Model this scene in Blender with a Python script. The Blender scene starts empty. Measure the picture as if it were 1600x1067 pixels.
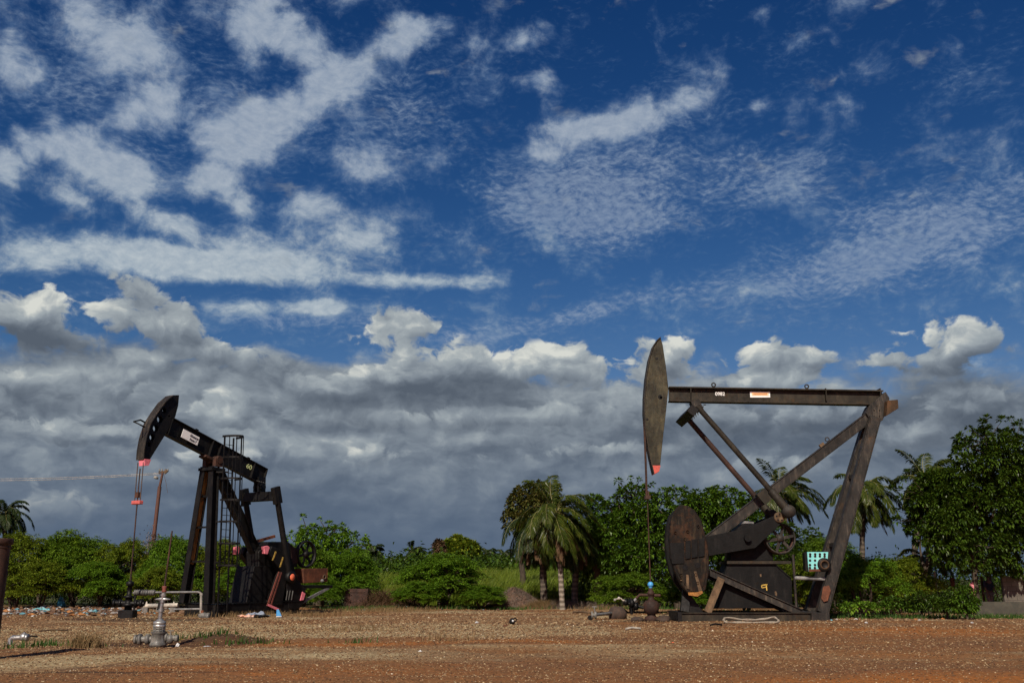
EXPO = 0.1
SUN_E = 5.0
SKY_TINT = (0.46, 0.70, 0.80)
import bpy, bmesh, math, random
import numpy as np
from mathutils import Vector, Matrix
random.seed(7)
rng = np.random.default_rng(7)
R_ = math.radians
SC = bpy.context.scene
COL = SC.collection

# ------------------------------------------------------------------ camera model used to survey the place
F, H = 1556.0, 1.5
T = math.atan(371.5 / F)
CT, ST = math.cos(T), math.sin(T)

def ray(u, v):
    a = (u - 800) / F
    b = (533.5 - v) / F
    return Vector((a, CT - b * ST, ST + b * CT))

def ground(u, v):
    d = ray(u, v)
    t = -H / d.z
    return Vector((d.x * t, d.y * t, 0))

def at(u, v, Y):
    d = ray(u, v)
    t = Y / d.y
    return Vector((d.x * t, Y, H + d.z * t))

def gx(u, Y, z=0.0):
    """x of a point of height z standing at distance Y seen in column u"""
    return (u - 800) / F * (Y * CT + (z - H) * ST)

def ppm(Y):
    return F / (Y * CT)

class Frame:
    """local frame of a machine: s along it, w toward its near side, z up"""
    def __init__(self, O, yaw):
        self.O = Vector(O)
        self.R = Vector((math.cos(yaw), math.sin(yaw), 0))
        self.N = Vector((math.sin(yaw), -math.cos(yaw), 0))
        self.yaw = yaw
    def px(self, u, v, w=0.0):
        d = ray(u, v)
        C = Vector((0, 0, H))
        P0 = self.O + self.N * w
        t = (P0 - C).dot(self.N) / d.dot(self.N)
        p = C + d * t - self.O
        return Vector((p.dot(self.R), -w, p.z))     # local x = s, local y = -w
    def poly(self, pts, w):
        return [(q.x, q.z) for q in (self.px(u, v, w) for u, v in pts)]

# ------------------------------------------------------------------ object helpers
def tag(o, label=None, cat=None, group=None, kind=None):
    if label: o['label'] = label
    if cat: o['category'] = cat
    if group: o['group'] = group
    if kind: o['kind'] = kind
    return o

def empty(name, loc, rz=0.0, **k):
    o = bpy.data.objects.new(name, None)
    o.empty_display_size = 0.3
    COL.objects.link(o)
    o.location = loc
    o.rotation_euler = (0, 0, rz)
    return tag(o, **k)

def link(name, me, mat=None, parent=None, loc=(0, 0, 0), **k):
    o = bpy.data.objects.new(name, me)
    COL.objects.link(o)
    if mat is not None:
        me.materials.clear()
        me.materials.append(mat)
    if parent is not None:
        o.parent = parent
    o.location = loc
    return tag(o, **k)

def copy_tree(o, parent=None):
    c = o.copy()
    COL.objects.link(c)
    if parent is not None:
        c.parent = parent
        c.matrix_parent_inverse = o.matrix_parent_inverse
    for ch in list(o.children):
        copy_tree(ch, c)
    return c

def mesh_np(name, V, Fq, smooth=False):
    """V (n,3), Fq (m,k) all faces with k corners"""
    me = bpy.data.meshes.new(name)
    V = np.asarray(V, np.float32)
    Fq = np.asarray(Fq, np.int32)
    n, k = Fq.shape
    me.vertices.add(len(V))
    me.vertices.foreach_set('co', V.ravel())
    me.loops.add(n * k)
    me.loops.foreach_set('vertex_index', Fq.ravel())
    me.polygons.add(n)
    me.polygons.foreach_set('loop_start', np.arange(0, n * k, k, dtype=np.int32))
    me.polygons.foreach_set('use_smooth', np.full(n, smooth, bool))
    me.update(calc_edges=True)
    return me

ONE_EACH = {'bolt', 'bolt_hole', 'hole', 'rust_ring', 'cross_member', 'ladder_bracket', 'lug', 'stud', 'clamp_plate', 'insulator', 'nipple', 'support', 'flange_bolt', 'rung',
            'platform_brace', 'clamp_bolt', 'weld_bead', 'bare_patch', 'lettering_lines', 'spokes', 'diagonal_channel', 'front_post', 'coconuts', 'oily_clods', 'pipe_collars', 'valve_handle', 'back_plate', 'skid_flange'}
class MB:
    def __init__(self):
        self.v, self.f, self.sm = [], [], []
    def add(self, vs, fs, smooth=False):
        n = len(self.v)
        self.v += [tuple(p) for p in vs]
        self.f += [tuple(i + n for i in f) for f in fs]
        self.sm += [smooth] * len(fs)
        return self
    def box(self, c, size, rot=None):
        c = Vector(c)
        sx, sy, sz = size[0] / 2, size[1] / 2, size[2] / 2
        vs = [Vector((x, y, z)) for z in (-sz, sz) for y in (-sy, sy) for x in (-sx, sx)]
        if rot is not None:
            vs = [rot @ p for p in vs]
        return self.add([p + c for p in vs], [(0, 2, 3, 1), (4, 5, 7, 6), (0, 1, 5, 4), (2, 6, 7, 3), (0, 4, 6, 2), (1, 3, 7, 5)])
    @staticmethod
    def basis(d, up=(0, 0, 1)):
        d = Vector(d).normalized()
        up = Vector(up)
        if abs(d.dot(up.normalized())) > .999:
            up = Vector((0, 1, 0))
        s = d.cross(up).normalized()
        u = s.cross(d).normalized()
        return d, s, u
    def bar(self, a, b, wid, hei, up=(0, 0, 1), wid2=None, hei2=None):
        """rectangular bar a->b; wid sideways, hei along up"""
        a, b = Vector(a), Vector(b)
        d, s, u = self.basis(b - a, up)
        w2 = wid if wid2 is None else wid2
        h2 = hei if hei2 is None else hei2
        vs = []
        for p, w, h in ((a, wid, hei), (b, w2, h2)):
            for i, j in ((-1, -1), (1, -1), (1, 1), (-1, 1)):
                vs.append(p + s * (i * w / 2) + u * (j * h / 2))
        return self.add(vs, [(3, 2, 1, 0), (4, 5, 6, 7), (0, 1, 5, 4), (1, 2, 6, 5), (2, 3, 7, 6), (3, 0, 4, 7)])
    def ibeam(self, a, b, wid, hei, tf=.03, tw=.025, up=(0, 0, 1)):
        a, b = Vector(a), Vector(b)
        d, s, u = self.basis(b - a, up)
        for k in (-1, 1):
            o = u * (k * (hei - tf) / 2)
            self.bar(a + o, b + o, wid, tf, up)
        return self.bar(a, b, tw, hei - 2 * tf, up)
    def tube(self, pts, r, n=10, cap=True, r2=None):
        pts = [Vector(p) for p in pts]
        m = len(pts)
        rs = r if isinstance(r, (list, tuple)) else [r + ((r2 if r2 is not None else r) - r) * i / max(1, m - 1) for i in range(m)]
        base = len(self.v)
        vs = []
        prev = None
        for i, p in enumerate(pts):
            d = (pts[min(i + 1, m - 1)] - pts[max(i - 1, 0)])
            if d.length < 1e-9: d = Vector((0, 0, 1))
            d.normalize()
            if prev is None:
                _, s, u = self.basis(d)
            else:
                s = (prev - d * prev.dot(d)).normalized()
                u = s.cross(d).normalized()
            prev = s
            for k in range(n):
                t = 2 * math.pi * k / n
                vs.append(p + (s * math.cos(t) + u * math.sin(t)) * rs[i])
        fs = []
        for i in range(m - 1):
            for k in range(n):
                k2 = (k + 1) % n
                fs.append((i * n + k, i * n + k2, (i + 1) * n + k2, (i + 1) * n + k))
        self.add(vs, fs, True)
        if cap:
            self.add(vs[:n], [tuple(range(n))[::-1]])
            self.add(vs[-n:], [tuple(range(n))])
        return self
    def disc(self, c, axis, r, h, n=24):
        c, ax = Vector(c), Vector(axis).normalized()
        return self.tube([c - ax * h / 2, c + ax * h / 2], r, n)
    def lathe(self, c, prof, axis=(0, 0, 1), n=20, closed=False):
        """prof: list of (r, h) along axis"""
        c = Vector(c)
        d, s, u = self.basis(axis, (0, 0, 1) if abs(Vector(axis).normalized().z) < .9 else (0, 1, 0))
        vs = []
        for r, h in prof:
            for k in range(n):
                t = 2 * math.pi * k / n
                vs.append(c + d * h + (s * math.cos(t) + u * math.sin(t)) * r)
        fs = []
        m = len(prof)
        for i in range(m if closed else m - 1):
            j = (i + 1) % m
            for k in range(n):
                k2 = (k + 1) % n
                fs.append((i * n + k, i * n + k2, j * n + k2, j * n + k))
        return self.add(vs, fs, True)
    def prism(self, poly, y0, y1):
        """poly (x,z) extruded along local y"""
        n = len(poly)
        ar = sum(poly[i][0] * poly[(i + 1) % n][1] - poly[(i + 1) % n][0] * poly[i][1] for i in range(n))
        if ar < 0: poly = poly[::-1]
        if y0 > y1: y0, y1 = y1, y0
        vs = [(x, y0, z) for x, z in poly] + [(x, y1, z) for x, z in poly]
        fs = [tuple(range(n)), tuple(range(n, 2 * n))[::-1]]
        fs += [((i + 1) % n, i, i + n, (i + 1) % n + n) for i in range(n)]
        return self.add(vs, fs)
    def torus(self, c, axis, R, r, n=28, m=8):
        prof = [(R + r * math.cos(2 * math.pi * k / m), r * math.sin(2 * math.pi * k / m)) for k in range(m)]
        return self.lathe(c, prof, axis, n, closed=True)
    def ball(self, c, r, n=12, m=8, sq=(1, 1, 1)):
        c = Vector(c)
        vs, fs = [], []
        for i in range(m + 1):
            p = math.pi * i / m
            for k in range(n):
                t = 2 * math.pi * k / n
                vs.append(c + Vector((math.sin(p) * math.cos(t) * r * sq[0], math.sin(p) * math.sin(t) * r * sq[1], math.cos(p) * r * sq[2])))
        for i in range(m):
            for k in range(n):
                k2 = (k + 1) % n
                fs.append((i * n + k, (i + 1) * n + k, (i + 1) * n + k2, i * n + k2))
        return self.add(vs, fs, True)
    def jitter(self, amt, seed=1):
        r = random.Random(seed)
        mp = {}
        for i, p in enumerate(self.v):
            k = tuple(round(c, 4) for c in p)
            if k not in mp: mp[k] = Vector((r.uniform(-1, 1), r.uniform(-1, 1), r.uniform(-1, 1))) * amt
            self.v[i] = tuple(Vector(p) + mp[k])
        return self
    def pieces(self):
        key = {}
        par = list(range(len(self.v)))
        def find(i):
            while par[i] != i:
                par[i] = par[par[i]]; i = par[i]
            return i
        for i, p in enumerate(self.v):
            q = tuple(round(c, 4) for c in p)
            if q in key: par[find(i)] = find(key[q])
            else: key[q] = i
        for f in self.f:
            for j in f[1:]: par[find(j)] = find(f[0])
        groups = {}
        for f, s in zip(self.f, self.sm): groups.setdefault(find(f[0]), []).append((f, s))
        outl = []
        for fs in groups.values():
            m = MB(); mp = {}
            for f, s in fs:
                for i in f:
                    if i not in mp: mp[i] = len(m.v); m.v.append(self.v[i])
                m.f.append(tuple(mp[i] for i in f)); m.sm.append(s)
            outl.append(m)
        return outl
    def build(self, name, mat, parent=None, loc=(0, 0, 0), bevel=0.0, **k):
        if name in ONE_EACH:
            ps = self.pieces()
            if len(ps) > 1:
                return [p.build1(name, mat, parent, loc, bevel, **k) for p in ps][0]
        return self.build1(name, mat, parent, loc, bevel, **k)
    def build1(self, name, mat, parent=None, loc=(0, 0, 0), bevel=0.0, **k):
        me = bpy.data.meshes.new(name)
        me.from_pydata(self.v, [], self.f)
        me.polygons.foreach_set('use_smooth', self.sm)
        me.update()
        o = link(name, me, mat, parent, loc, **k)
        if bevel:
            m = o.modifiers.new('bevel', 'BEVEL')
            m.width = bevel
            m.segments = 1
            m.limit_method = 'ANGLE'
        return o

def text_mesh(s, size, extrude=0.004, font_shear=0.0):
    cu = bpy.data.curves.new('writing', 'FONT')
    cu.body = s
    cu.size = size
    cu.extrude = extrude
    cu.shear = font_shear
    cu.offset = size * 0.012
    cu.align_x = 'CENTER'
    cu.align_y = 'CENTER'
    o = bpy.data.objects.new('writing', cu)
    COL.objects.link(o)
    dg = bpy.context.evaluated_depsgraph_get()
    me = bpy.data.meshes.new_from_object(o.evaluated_get(dg))
    bpy.data.objects.remove(o)
    return me

# ------------------------------------------------------------------ node helpers
class NT:
    def __init__(self, tree):
        self.t = tree
        self.flat = False
        tree.nodes.clear()
    def n(self, typ, **k):
        nd = self.t.nodes.new(typ)
        for a, b in k.items():
            setattr(nd, a, b)
        return nd
    def set(self, sock, val):
        if isinstance(val, bpy.types.NodeSocket):
            self.t.links.new(val, sock)
        else:
            sock.default_value = val
    def math(self, op, a, b=None, c=None, clamp=False):
        nd = self.n('ShaderNodeMath', operation=op, use_clamp=clamp)
        self.set(nd.inputs[0], a)
        if b is not None: self.set(nd.inputs[1], b)
        if c is not None: self.set(nd.inputs[2], c)
        return nd.outputs[0]
    def vmath(self, op, a, b=None):
        nd = self.n('ShaderNodeVectorMath', operation=op)
        self.set(nd.inputs[0], a)
        if b is not None:
            self.set(nd.inputs[3 if op == 'SCALE' else 1], b)
        return nd.outputs[0]
    def vmath_f(self, op, a, b=None):
        nd = self.n('ShaderNodeVectorMath', operation=op)
        self.set(nd.inputs[0], a)
        if b is not None: self.set(nd.inputs[1], b)
        return nd.outputs['Value']
    def sep(self, v):
        nd = self.n('ShaderNodeSeparateXYZ')
        self.set(nd.inputs[0], v)
        return nd.outputs
    def comb(self, x, y, z):
        nd = self.n('ShaderNodeCombineXYZ')
        for i, a in enumerate((x, y, z)):
            self.set(nd.inputs[i], a)
        return nd.outputs[0]
    def noise(self, vec, scale, detail=6, rough=.55, dist=0.0, lac=2.0, flat=None):
        flat = self.flat if flat is None else flat
        nd = self.n('ShaderNodeTexNoise', noise_dimensions='2D' if flat else '3D')
        self.set(nd.inputs['Vector'], vec)
        nd.inputs['Scale'].default_value = scale
        nd.inputs['Detail'].default_value = detail
        nd.inputs['Roughness'].default_value = rough
        nd.inputs['Distortion'].default_value = dist
        nd.inputs['Lacunarity'].default_value = lac
        return nd.outputs[0]
    def vor(self, vec, scale, feat='F1'):
        nd = self.n('ShaderNodeTexVoronoi', feature=feat)
        self.set(nd.inputs['Vector'], vec)
        nd.inputs['Scale'].default_value = scale
        return nd.outputs
    def mapr(self, v, a, b, c=0.0, d=1.0, smooth=True):
        nd = self.n('ShaderNodeMapRange', interpolation_type='SMOOTHSTEP' if smooth else 'LINEAR')
        self.set(nd.inputs[0], v)
        for i, q in enumerate((a, b, c, d)):
            self.set(nd.inputs[i + 1], q)
        return nd.outputs[0]
    def mix(self, f, a, b, blend='MIX'):
        nd = self.n('ShaderNodeMix', data_type='RGBA', blend_type=blend)
        self.set(nd.inputs[0], f)
        for s, q in ((nd.inputs[6], a), (nd.inputs[7], b)):
            self.set(s, q if isinstance(q, bpy.types.NodeSocket) else (*q[:3], 1))
        return nd.outputs[2]
    def ramp(self, f, stops, interp='LINEAR'):
        nd = self.n('ShaderNodeValToRGB')
        cr = nd.color_ramp
        cr.interpolation = interp
        while len(cr.elements) < len(stops): cr.elements.new(.5)
        for e, (p, c) in zip(cr.elements, stops):
            e.position = p
            e.color = (*c, 1)
        self.set(nd.inputs[0], f)
        return nd.outputs[0]
    def mapping(self, vec, loc=(0, 0, 0), rot=(0, 0, 0), scale=(1, 1, 1), typ='POINT'):
        nd = self.n('ShaderNodeMapping', vector_type=typ)
        self.set(nd.inputs[0], vec)
        nd.inputs[1].default_value = loc
        nd.inputs[2].default_value = rot
        nd.inputs[3].default_value = scale
        return nd.outputs[0]
    def blob(self, vec, c, r, rot=0.0):
        m = self.mapping(vec, (c[0], c[1], 0), (0, 0, rot), (r[0], r[1], 1), 'TEXTURE')
        nd = self.n('ShaderNodeTexGradient', gradient_type='SPHERICAL')
        self.set(nd.inputs[0], m)
        return nd.outputs[1]
    def bump(self, h, strength=.3, dist=.02):
        nd = self.n('ShaderNodeBump')
        nd.inputs['Strength'].default_value = strength
        nd.inputs['Distance'].default_value = dist
        self.set(nd.inputs['Height'], h)
        return nd.outputs[0]

def s2l(r, g, b):
    f = lambda c: c / 12.92 if c <= .04045 else ((c + .055) / 1.055) ** 2.4
    return tuple(f(x / 255) for x in (r, g, b))

def new_mat(name):
    m = bpy.data.materials.new(name)
    m.use_nodes = True
    return m, NT(m.node_tree)

def out(nt, shader):
    o = nt.n('ShaderNodeOutputMaterial')
    nt.t.links.new(shader, o.inputs[0])

def principled(nt, col, rough=.6, metal=0.0, normal=None, spec=.5):
    p = nt.n('ShaderNodeBsdfPrincipled')
    nt.set(p.inputs['Base Color'], col if isinstance(col, bpy.types.NodeSocket) else (*col, 1))
    nt.set(p.inputs['Roughness'], rough)
    nt.set(p.inputs['Metallic'], metal)
    p.inputs['Specular IOR Level'].default_value = spec
    if normal is not None: nt.set(p.inputs['Normal'], normal)
    return p.outputs[0]

def mat_steel(name, paint, rust, worn, rust_amt=.5, worn_amt=.5, rough=.6, seed=0.0, spec=.4, streak=1.0, metal=0.0):
    """old painted steel: paint, rust blotches, pale worn streaks"""
    m, nt = new_mat(name)
    tc = nt.n('ShaderNodeTexCoord').outputs['Object']
    v = nt.mapping(tc, (seed, seed * 1.7, seed * .3))
    n1 = nt.noise(v, 1.3, 8, .65)
    n2 = nt.noise(v, 7, 6, .7)
    vs = nt.mapping(v, (3, 1, 2), (0, 0, 0), (6, 6, .9))
    n3 = nt.noise(vs, 1.6 * streak, 6, .7)
    a = nt.mapr(nt.math('ADD', nt.math('MULTIPLY', n1, .6), nt.math('MULTIPLY', n2, .4)), .62 - .22 * rust_amt, .72 - .12 * rust_amt)
    b = nt.mapr(n3, .66 - .25 * worn_amt, .85 - .15 * worn_amt)
    c = nt.mix(a, paint, rust)
    c = nt.mix(nt.math('MULTIPLY', b, .8), c, worn)
    fine = nt.noise(v, 30, 4, .7)
    blot = nt.noise(nt.mapping(v, (8, 2, 5), scale=(1, 1, .6)), 2.4, 5, .68)
    c = nt.mix(.75, c, nt.ramp(blot, [(.33, (.24, .25, .27)), (.5, (.92, .93, .94)), (.67, (2.0, 1.93, 1.78))]), 'MULTIPLY')
    c = nt.mix(.5, c, nt.ramp(fine, [(.2, (.35, .35, .35)), (.8, (1.6, 1.6, 1.6))]), 'MULTIPLY')
    nrm = nt.bump(nt.math('ADD', n2, nt.math('MULTIPLY', fine, .5)), .35, .02)
    rg = nt.mapr(n2, .3, .7, rough - .12, rough + .15)
    out(nt, principled(nt, c, rg, metal, nrm, spec))
    return m

def mat_paint(name, col, col2=None, rough=.55, scale=6, metal=0.0):
    m, nt = new_mat(name)
    tc = nt.n('ShaderNodeTexCoord').outputs['Object']
    n1 = nt.noise(tc, scale, 6, .65)
    c2 = col2 or tuple(x * .55 for x in col)
    c = nt.mix(nt.mapr(n1, .42, .68), col, c2)
    out(nt, principled(nt, c, rough, metal, nt.bump(n1, .2, .01)))
    return m

def mat_leaf(name, cols, trans=.3, rough=.45, patch=.25):
    """leaf colours vary leaf by leaf and by spray"""
    m, nt = new_mat(name)
    rnd = nt.n('ShaderNodeNewGeometry').outputs['Random Per Island']
    pos = nt.n('ShaderNodeTexCoord').outputs['Object']
    n = nt.noise(pos, .9, 3, .6)
    n2 = nt.noise(pos, 3.2, 2, .5)
    f = nt.math('MULTIPLY_ADD', nt.math('SUBTRACT', n, .5), patch * 3, nt.math('MULTIPLY', rnd, .5))
    f = nt.math('ADD', nt.math('MULTIPLY_ADD', nt.math('SUBTRACT', n2, .5), 1.5, f), .12, clamp=True)
    k = len(cols)
    c = nt.ramp(f, [(i / (k - 1), q) for i, q in enumerate(cols)])
    p = nt.n('ShaderNodeBsdfPrincipled')
    nt.set(p.inputs['Base Color'], c)
    p.inputs['Roughness'].default_value = rough
    p.inputs['Specular IOR Level'].default_value = .18
    tr = nt.n('ShaderNodeBsdfTranslucent')
    tc = nt.mix(.5, c, (.11, .15, .006))
    nt.set(tr.inputs[0], tc)
    mx = nt.n('ShaderNodeMixShader')
    mx.inputs[0].default_value = trans
    nt.t.links.new(p.outputs[0], mx.inputs[1])
    nt.t.links.new(tr.outputs[0], mx.inputs[2])
    out(nt, mx.outputs[0])
    return m

def mat_bark(name, c1, c2, rings=0.0):
    m, nt = new_mat(name)
    tc = nt.n('ShaderNodeTexCoord').outputs['Object']
    n1 = nt.noise(nt.mapping(tc, scale=(1, 1, .35)), 9, 6, .7)
    h = n1
    if rings:
        z = nt.sep(tc)[2]
        w = nt.math('SINE', nt.math('MULTIPLY', nt.math('ADD', z, nt.math('MULTIPLY', n1, .08)), rings))
        h = nt.math('ADD', n1, nt.math('MULTIPLY', w, .2))
    c = nt.mix(nt.mapr(h, .35, .7), c1, c2)
    out(nt, principled(nt, c, .85, 0, nt.bump(h, .6, .03), .2))
    return m

def mat_island(name, stops, rough=.8, spec=.3, interp='CONSTANT'):
    m, nt = new_mat(name)
    rnd = nt.n('ShaderNodeNewGeometry').outputs['Random Per Island']
    c = nt.ramp(rnd, stops, interp)
    out(nt, principled(nt, c, rough, 0, None, spec))
    return m
# ------------------------------------------------------------------ camera, sun, sky
cam_d = bpy.data.cameras.new('camera')
cam = bpy.data.objects.new('camera', cam_d)
COL.objects.link(cam)
cam.location = (0, 0, H)
cam.rotation_euler = (math.pi / 2 + T, 0, 0)
cam_d.sensor_width = 36
cam_d.lens = 36 * F / 1600
cam_d.clip_end = 20000
SC.camera = cam
SC.view_settings.view_transform = 'Standard'
SC.view_settings.look = 'None'
SC.view_settings.gamma = 1
SC.view_settings.exposure = EXPO
SC.render.film_transparent = False
SC.cycles.use_denoising = True
SC.cycles.use_adaptive_sampling = True
SC.cycles.adaptive_threshold = .015
SC.cycles.adaptive_min_samples = 16
SC.cycles.max_bounces = 6
SC.cycles.diffuse_bounces = 3
SC.cycles.glossy_bounces = 2
SC.cycles.transmission_bounces = 4
SC.cycles.transparent_max_bounces = 4

SUN_AZ, SUN_EL = R_(-166), R_(40)      # azimuth from +Y, clockwise: behind the camera, to its left
sd = Vector((math.sin(SUN_AZ) * math.cos(SUN_EL), math.cos(SUN_AZ) * math.cos(SUN_EL), math.sin(SUN_EL)))
sun_d = bpy.data.lights.new('sun', 'SUN')
sun_d.energy = SUN_E
sun_d.angle = R_(.5)
sun_d.color = (1, .91, .76)
sun = bpy.data.objects.new('sun', sun_d)
COL.objects.link(sun)
sun.location = sd * 60
sun.rotation_euler = sd.to_track_quat('Z', 'Y').to_euler()

W = bpy.data.worlds.new('World')
SC.world = W
W.use_nodes = True
W.cycles.sampling_method = 'NONE'
def build_sky():
    nt = NT(W.node_tree)
    nt.flat = True
    d = nt.n('ShaderNodeTexCoord').outputs['Generated']
    d = nt.vmath('NORMALIZE', d)
    x, y, z = nt.sep(d)
    zc = nt.math('MAXIMUM', z, 0.0)
    sky = nt.n('ShaderNodeTexSky', sky_type='NISHITA')
    sky.sun_disc = False
    sky.sun_elevation = SUN_EL
    sky.sun_rotation = SUN_AZ
    sky.altitude = 0
    sky.air_density = 1.0
    sky.dust_density = .8
    sky.ozone_density = 3.0
    skyc = nt.vmath('SCALE', sky.outputs[0], .1)
    # the deep, polarised blue of the photograph: a contrast curve per channel
    sc = nt.n('ShaderNodeSeparateColor'); nt.set(sc.inputs[0], skyc)
    ch = [nt.math('MULTIPLY', nt.math('POWER', sc.outputs[k], g_), m_) for k, (g_, m_) in enumerate(((2.4, 1.9), (1.58, .68), (1.25, .625)))]
    cc = nt.n('ShaderNodeCombineColor')
    for k in range(3): nt.set(cc.inputs[k], ch[k])
    skyc = cc.outputs[0]
    A = nt.math('MULTIPLY', nt.math('ARCTAN2', x, y), 5.7296)
    E = nt.math('MULTIPLY', nt.math('ARCSINE', z), 5.7296)
    P = nt.comb(A, E, 0.0)
    K = 573.0 / F / 100 * 1.0          # one surveyed pixel in tens of degrees
    K = 5.7296 / F
    def ae(u, v):
        r = ray(u, v).normalized()
        return math.atan2(r.x, r.y) * 5.7296, math.asin(r.z) * 5.7296
    turned = {}
    def rotP(a):
        if a not in turned:
            c_, s_ = math.cos(R_(a)), math.sin(R_(a))
            turned[a] = P if a == 0 else nt.comb(nt.vmath_f('DOT_PRODUCT', P, (c_, s_, 0)), nt.vmath_f('DOT_PRODUCT', P, (-s_, c_, 0)), 0.0)
        return turned[a]
    def blobs(lst, off=(0, 0, 0)):
        acc = None
        for u, v, rx, ry, rot, amp in lst:
            cx, cy = ae(u, v)
            cx -= off[0]; cy -= off[1] / 1.45
            rot = round(rot / 10) * 10
            c_, s_ = math.cos(R_(rot)), math.sin(R_(rot))
            ax_, ay_ = cx * c_ + cy * s_, -cx * s_ + cy * c_
            kx, ky = 1 / (rx * K), 1 / (ry * K)
            nd = nt.n('ShaderNodeVectorMath', operation='MULTIPLY_ADD')
            nt.set(nd.inputs[0], rotP(rot))
            nd.inputs[1].default_value = (kx, ky, 0)
            nd.inputs[2].default_value = (-ax_ * kx, -ay_ * ky, 0)
            ln = nt.vmath_f('LENGTH', nd.outputs[0])
            q = nt.math('MULTIPLY_ADD', ln, -amp, amp)
            q = nt.math('MAXIMUM' if amp > 0 else 'MINIMUM', q, 0.0)
            acc = q if acc is None else nt.math('ADD', q, acc)
        return acc
    # ---- high broken cloud
    wn = nt.n('ShaderNodeTexNoise', noise_dimensions='2D'); nt.set(wn.inputs['Vector'], P); wn.inputs['Scale'].default_value = 2.2; wn.inputs['Detail'].default_value = 4
    wv = nt.vmath('SUBTRACT', wn.outputs[1], (.5, .5, .5))
    Ph = nt.vmath('ADD', nt.mapping(P, scale=(1, 1.15, 1)), nt.vmath('SCALE', wv, .16))
    nA = nt.noise(Ph, 2.6, 7, .56)
    nAf = nt.noise(nt.mapping(Ph, (5, 2, 1), (0, 0, .35), (1, 1.5, 1)), 13, 4, .65)
    bA = blobs(HIGH)
    sA = nt.math('MULTIPLY_ADD', nt.math('SUBTRACT', nA, .5), 2.5, nt.math('MULTIPLY', bA, 1.38))
    sA = nt.math('MULTIPLY_ADD', nt.math('SUBTRACT', nAf, .5), .38, sA)
    aA = nt.math('MULTIPLY', nt.mapr(sA, .04, 1.0), .96)
    tA = nt.math('ADD', nt.mapr(sA, .1, 1.2, 0, .75), nt.math('MULTIPLY', nt.math('SUBTRACT', nAf, .5), .9), clamp=True)
    cA = nt.ramp(tA, [(0, s2l(92, 120, 158)), (.5, s2l(137, 153, 175)), (1, s2l(166, 177, 191))])
    lowA = nt.mapr(E, 2.4, 1.6)
    cA = nt.mix(lowA, cA, nt.ramp(tA, [(0, s2l(105, 135, 168)), (.5, s2l(152, 168, 183)), (1, s2l(186, 196, 202))]))
    # ---- thin streaky cloud
    qs = nt.mapping(Ph, (2, 4, 0), (0, 0, R_(10)), (1.0, 2.3, 1))
    nB = nt.noise(qs, 2.6, 6, .64)
    nB2 = nt.noise(nt.mapping(Ph, (7, 1, 0), (0, 0, R_(-28)), (1.1, 2.0, 1)), 17, 4, .6)
    bB = blobs(THIN)
    sB = nt.math('MULTIPLY_ADD', nt.math('SUBTRACT', nB, .5), 1.5, nt.math('MULTIPLY', bB, .88))
    sB = nt.math('MULTIPLY_ADD', nt.math('SUBTRACT', nB2, .5), 1.0, sB)
    aB = nt.math('MULTIPLY', nt.mapr(sB, .05, 1.25), nt.math('MULTIPLY_ADD', nB2, .95, .04))
    cB = nt.mix(nt.mapr(sB, .3, 1.2), s2l(96, 124, 160), s2l(142, 159, 182))
    # ---- low cumulus: a grey bank over the horizon and heaped clouds in front of it
    P2 = nt.mapping(P, scale=(1, 1.45, 1))
    w2 = nt.n('ShaderNodeTexNoise', noise_dimensions='2D'); nt.set(w2.inputs['Vector'], P2); w2.inputs['Scale'].default_value = 3.5; w2.inputs['Detail'].default_value = 4
    wv2 = nt.vmath('SCALE', nt.vmath('SUBTRACT', w2.outputs[1], (.5, .5, .5)), .20)
    def puff(v, scale):
        nd = nt.n('ShaderNodeTexVoronoi', feature='F1', voronoi_dimensions='2D')
        nt.set(nd.inputs['Vector'], v)
        nd.inputs['Scale'].default_value = scale
        nd.inputs['Detail'].default_value = 2.0
        nd.inputs['Roughness'].default_value = .45
        return nt.math('SUBTRACT', .75, nd.outputs[0])
    def heap(off):
        Pw = nt.vmath('ADD', nt.vmath('ADD', P2, wv2), off)
        n = nt.math('ADD', nt.math('MULTIPLY', nt.math('SUBTRACT', nt.noise(Pw, 3.0, 6, .6), .5), 1.8), nt.math('MULTIPLY', puff(Pw, 4.2), .55))
        b_ = blobs(HEAP, off)
        return nt.math('ADD', n, b_), b_, n
    OFF = (-.04, .10, 0)
    (h0, m0, n0), (h1, _, n1) = heap((0, 0, 0)), heap(OFF)
    aH = nt.math('MULTIPLY', nt.mapr(h0, .34, .58), nt.mapr(m0, .02, .25))
    tH = nt.math('MULTIPLY', nt.math('SUBTRACT', h0, h1), .56)
    TN = blobs(TONE)
    tH = nt.math('ADD', tH, TN)
    tH = nt.math('ADD', tH, .38)
    tH = nt.math('MULTIPLY_ADD', nt.mapr(h0, .9, .35), .12, tH, clamp=True)
    RAMP = [(0, s2l(86, 96, 109)), (.25, s2l(104, 114, 126)), (.5, s2l(130, 140, 150)), (.75, s2l(160, 169, 174)), (1, s2l(214, 216, 209))]
    cH = nt.ramp(tH, RAMP)
    band = nt.noise(nt.mapping(nt.vmath('ADD', P, nt.vmath('SCALE', wv2, .4)), (1, 7, 0), (0, 0, 0), (.55, 2.6, 1)), 2.0, 7, .6)
    sB_ = nt.math('MULTIPLY_ADD', nt.math('SUBTRACT', band, .5), 1.1, nt.math('MULTIPLY_ADD', n0, .55, blobs(BANK)))
    aK = nt.mapr(sB_, .2, .85)
    tK = nt.math('MULTIPLY_ADD', nt.math('SUBTRACT', n0, n1), .42, nt.math('MULTIPLY_ADD', nt.math('SUBTRACT', band, .5), .75, TN))
    tK = nt.math('ADD', tK, .45, clamp=True)
    cK = nt.ramp(tK, RAMP)
    AIR = s2l(82, 99, 122)
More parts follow.
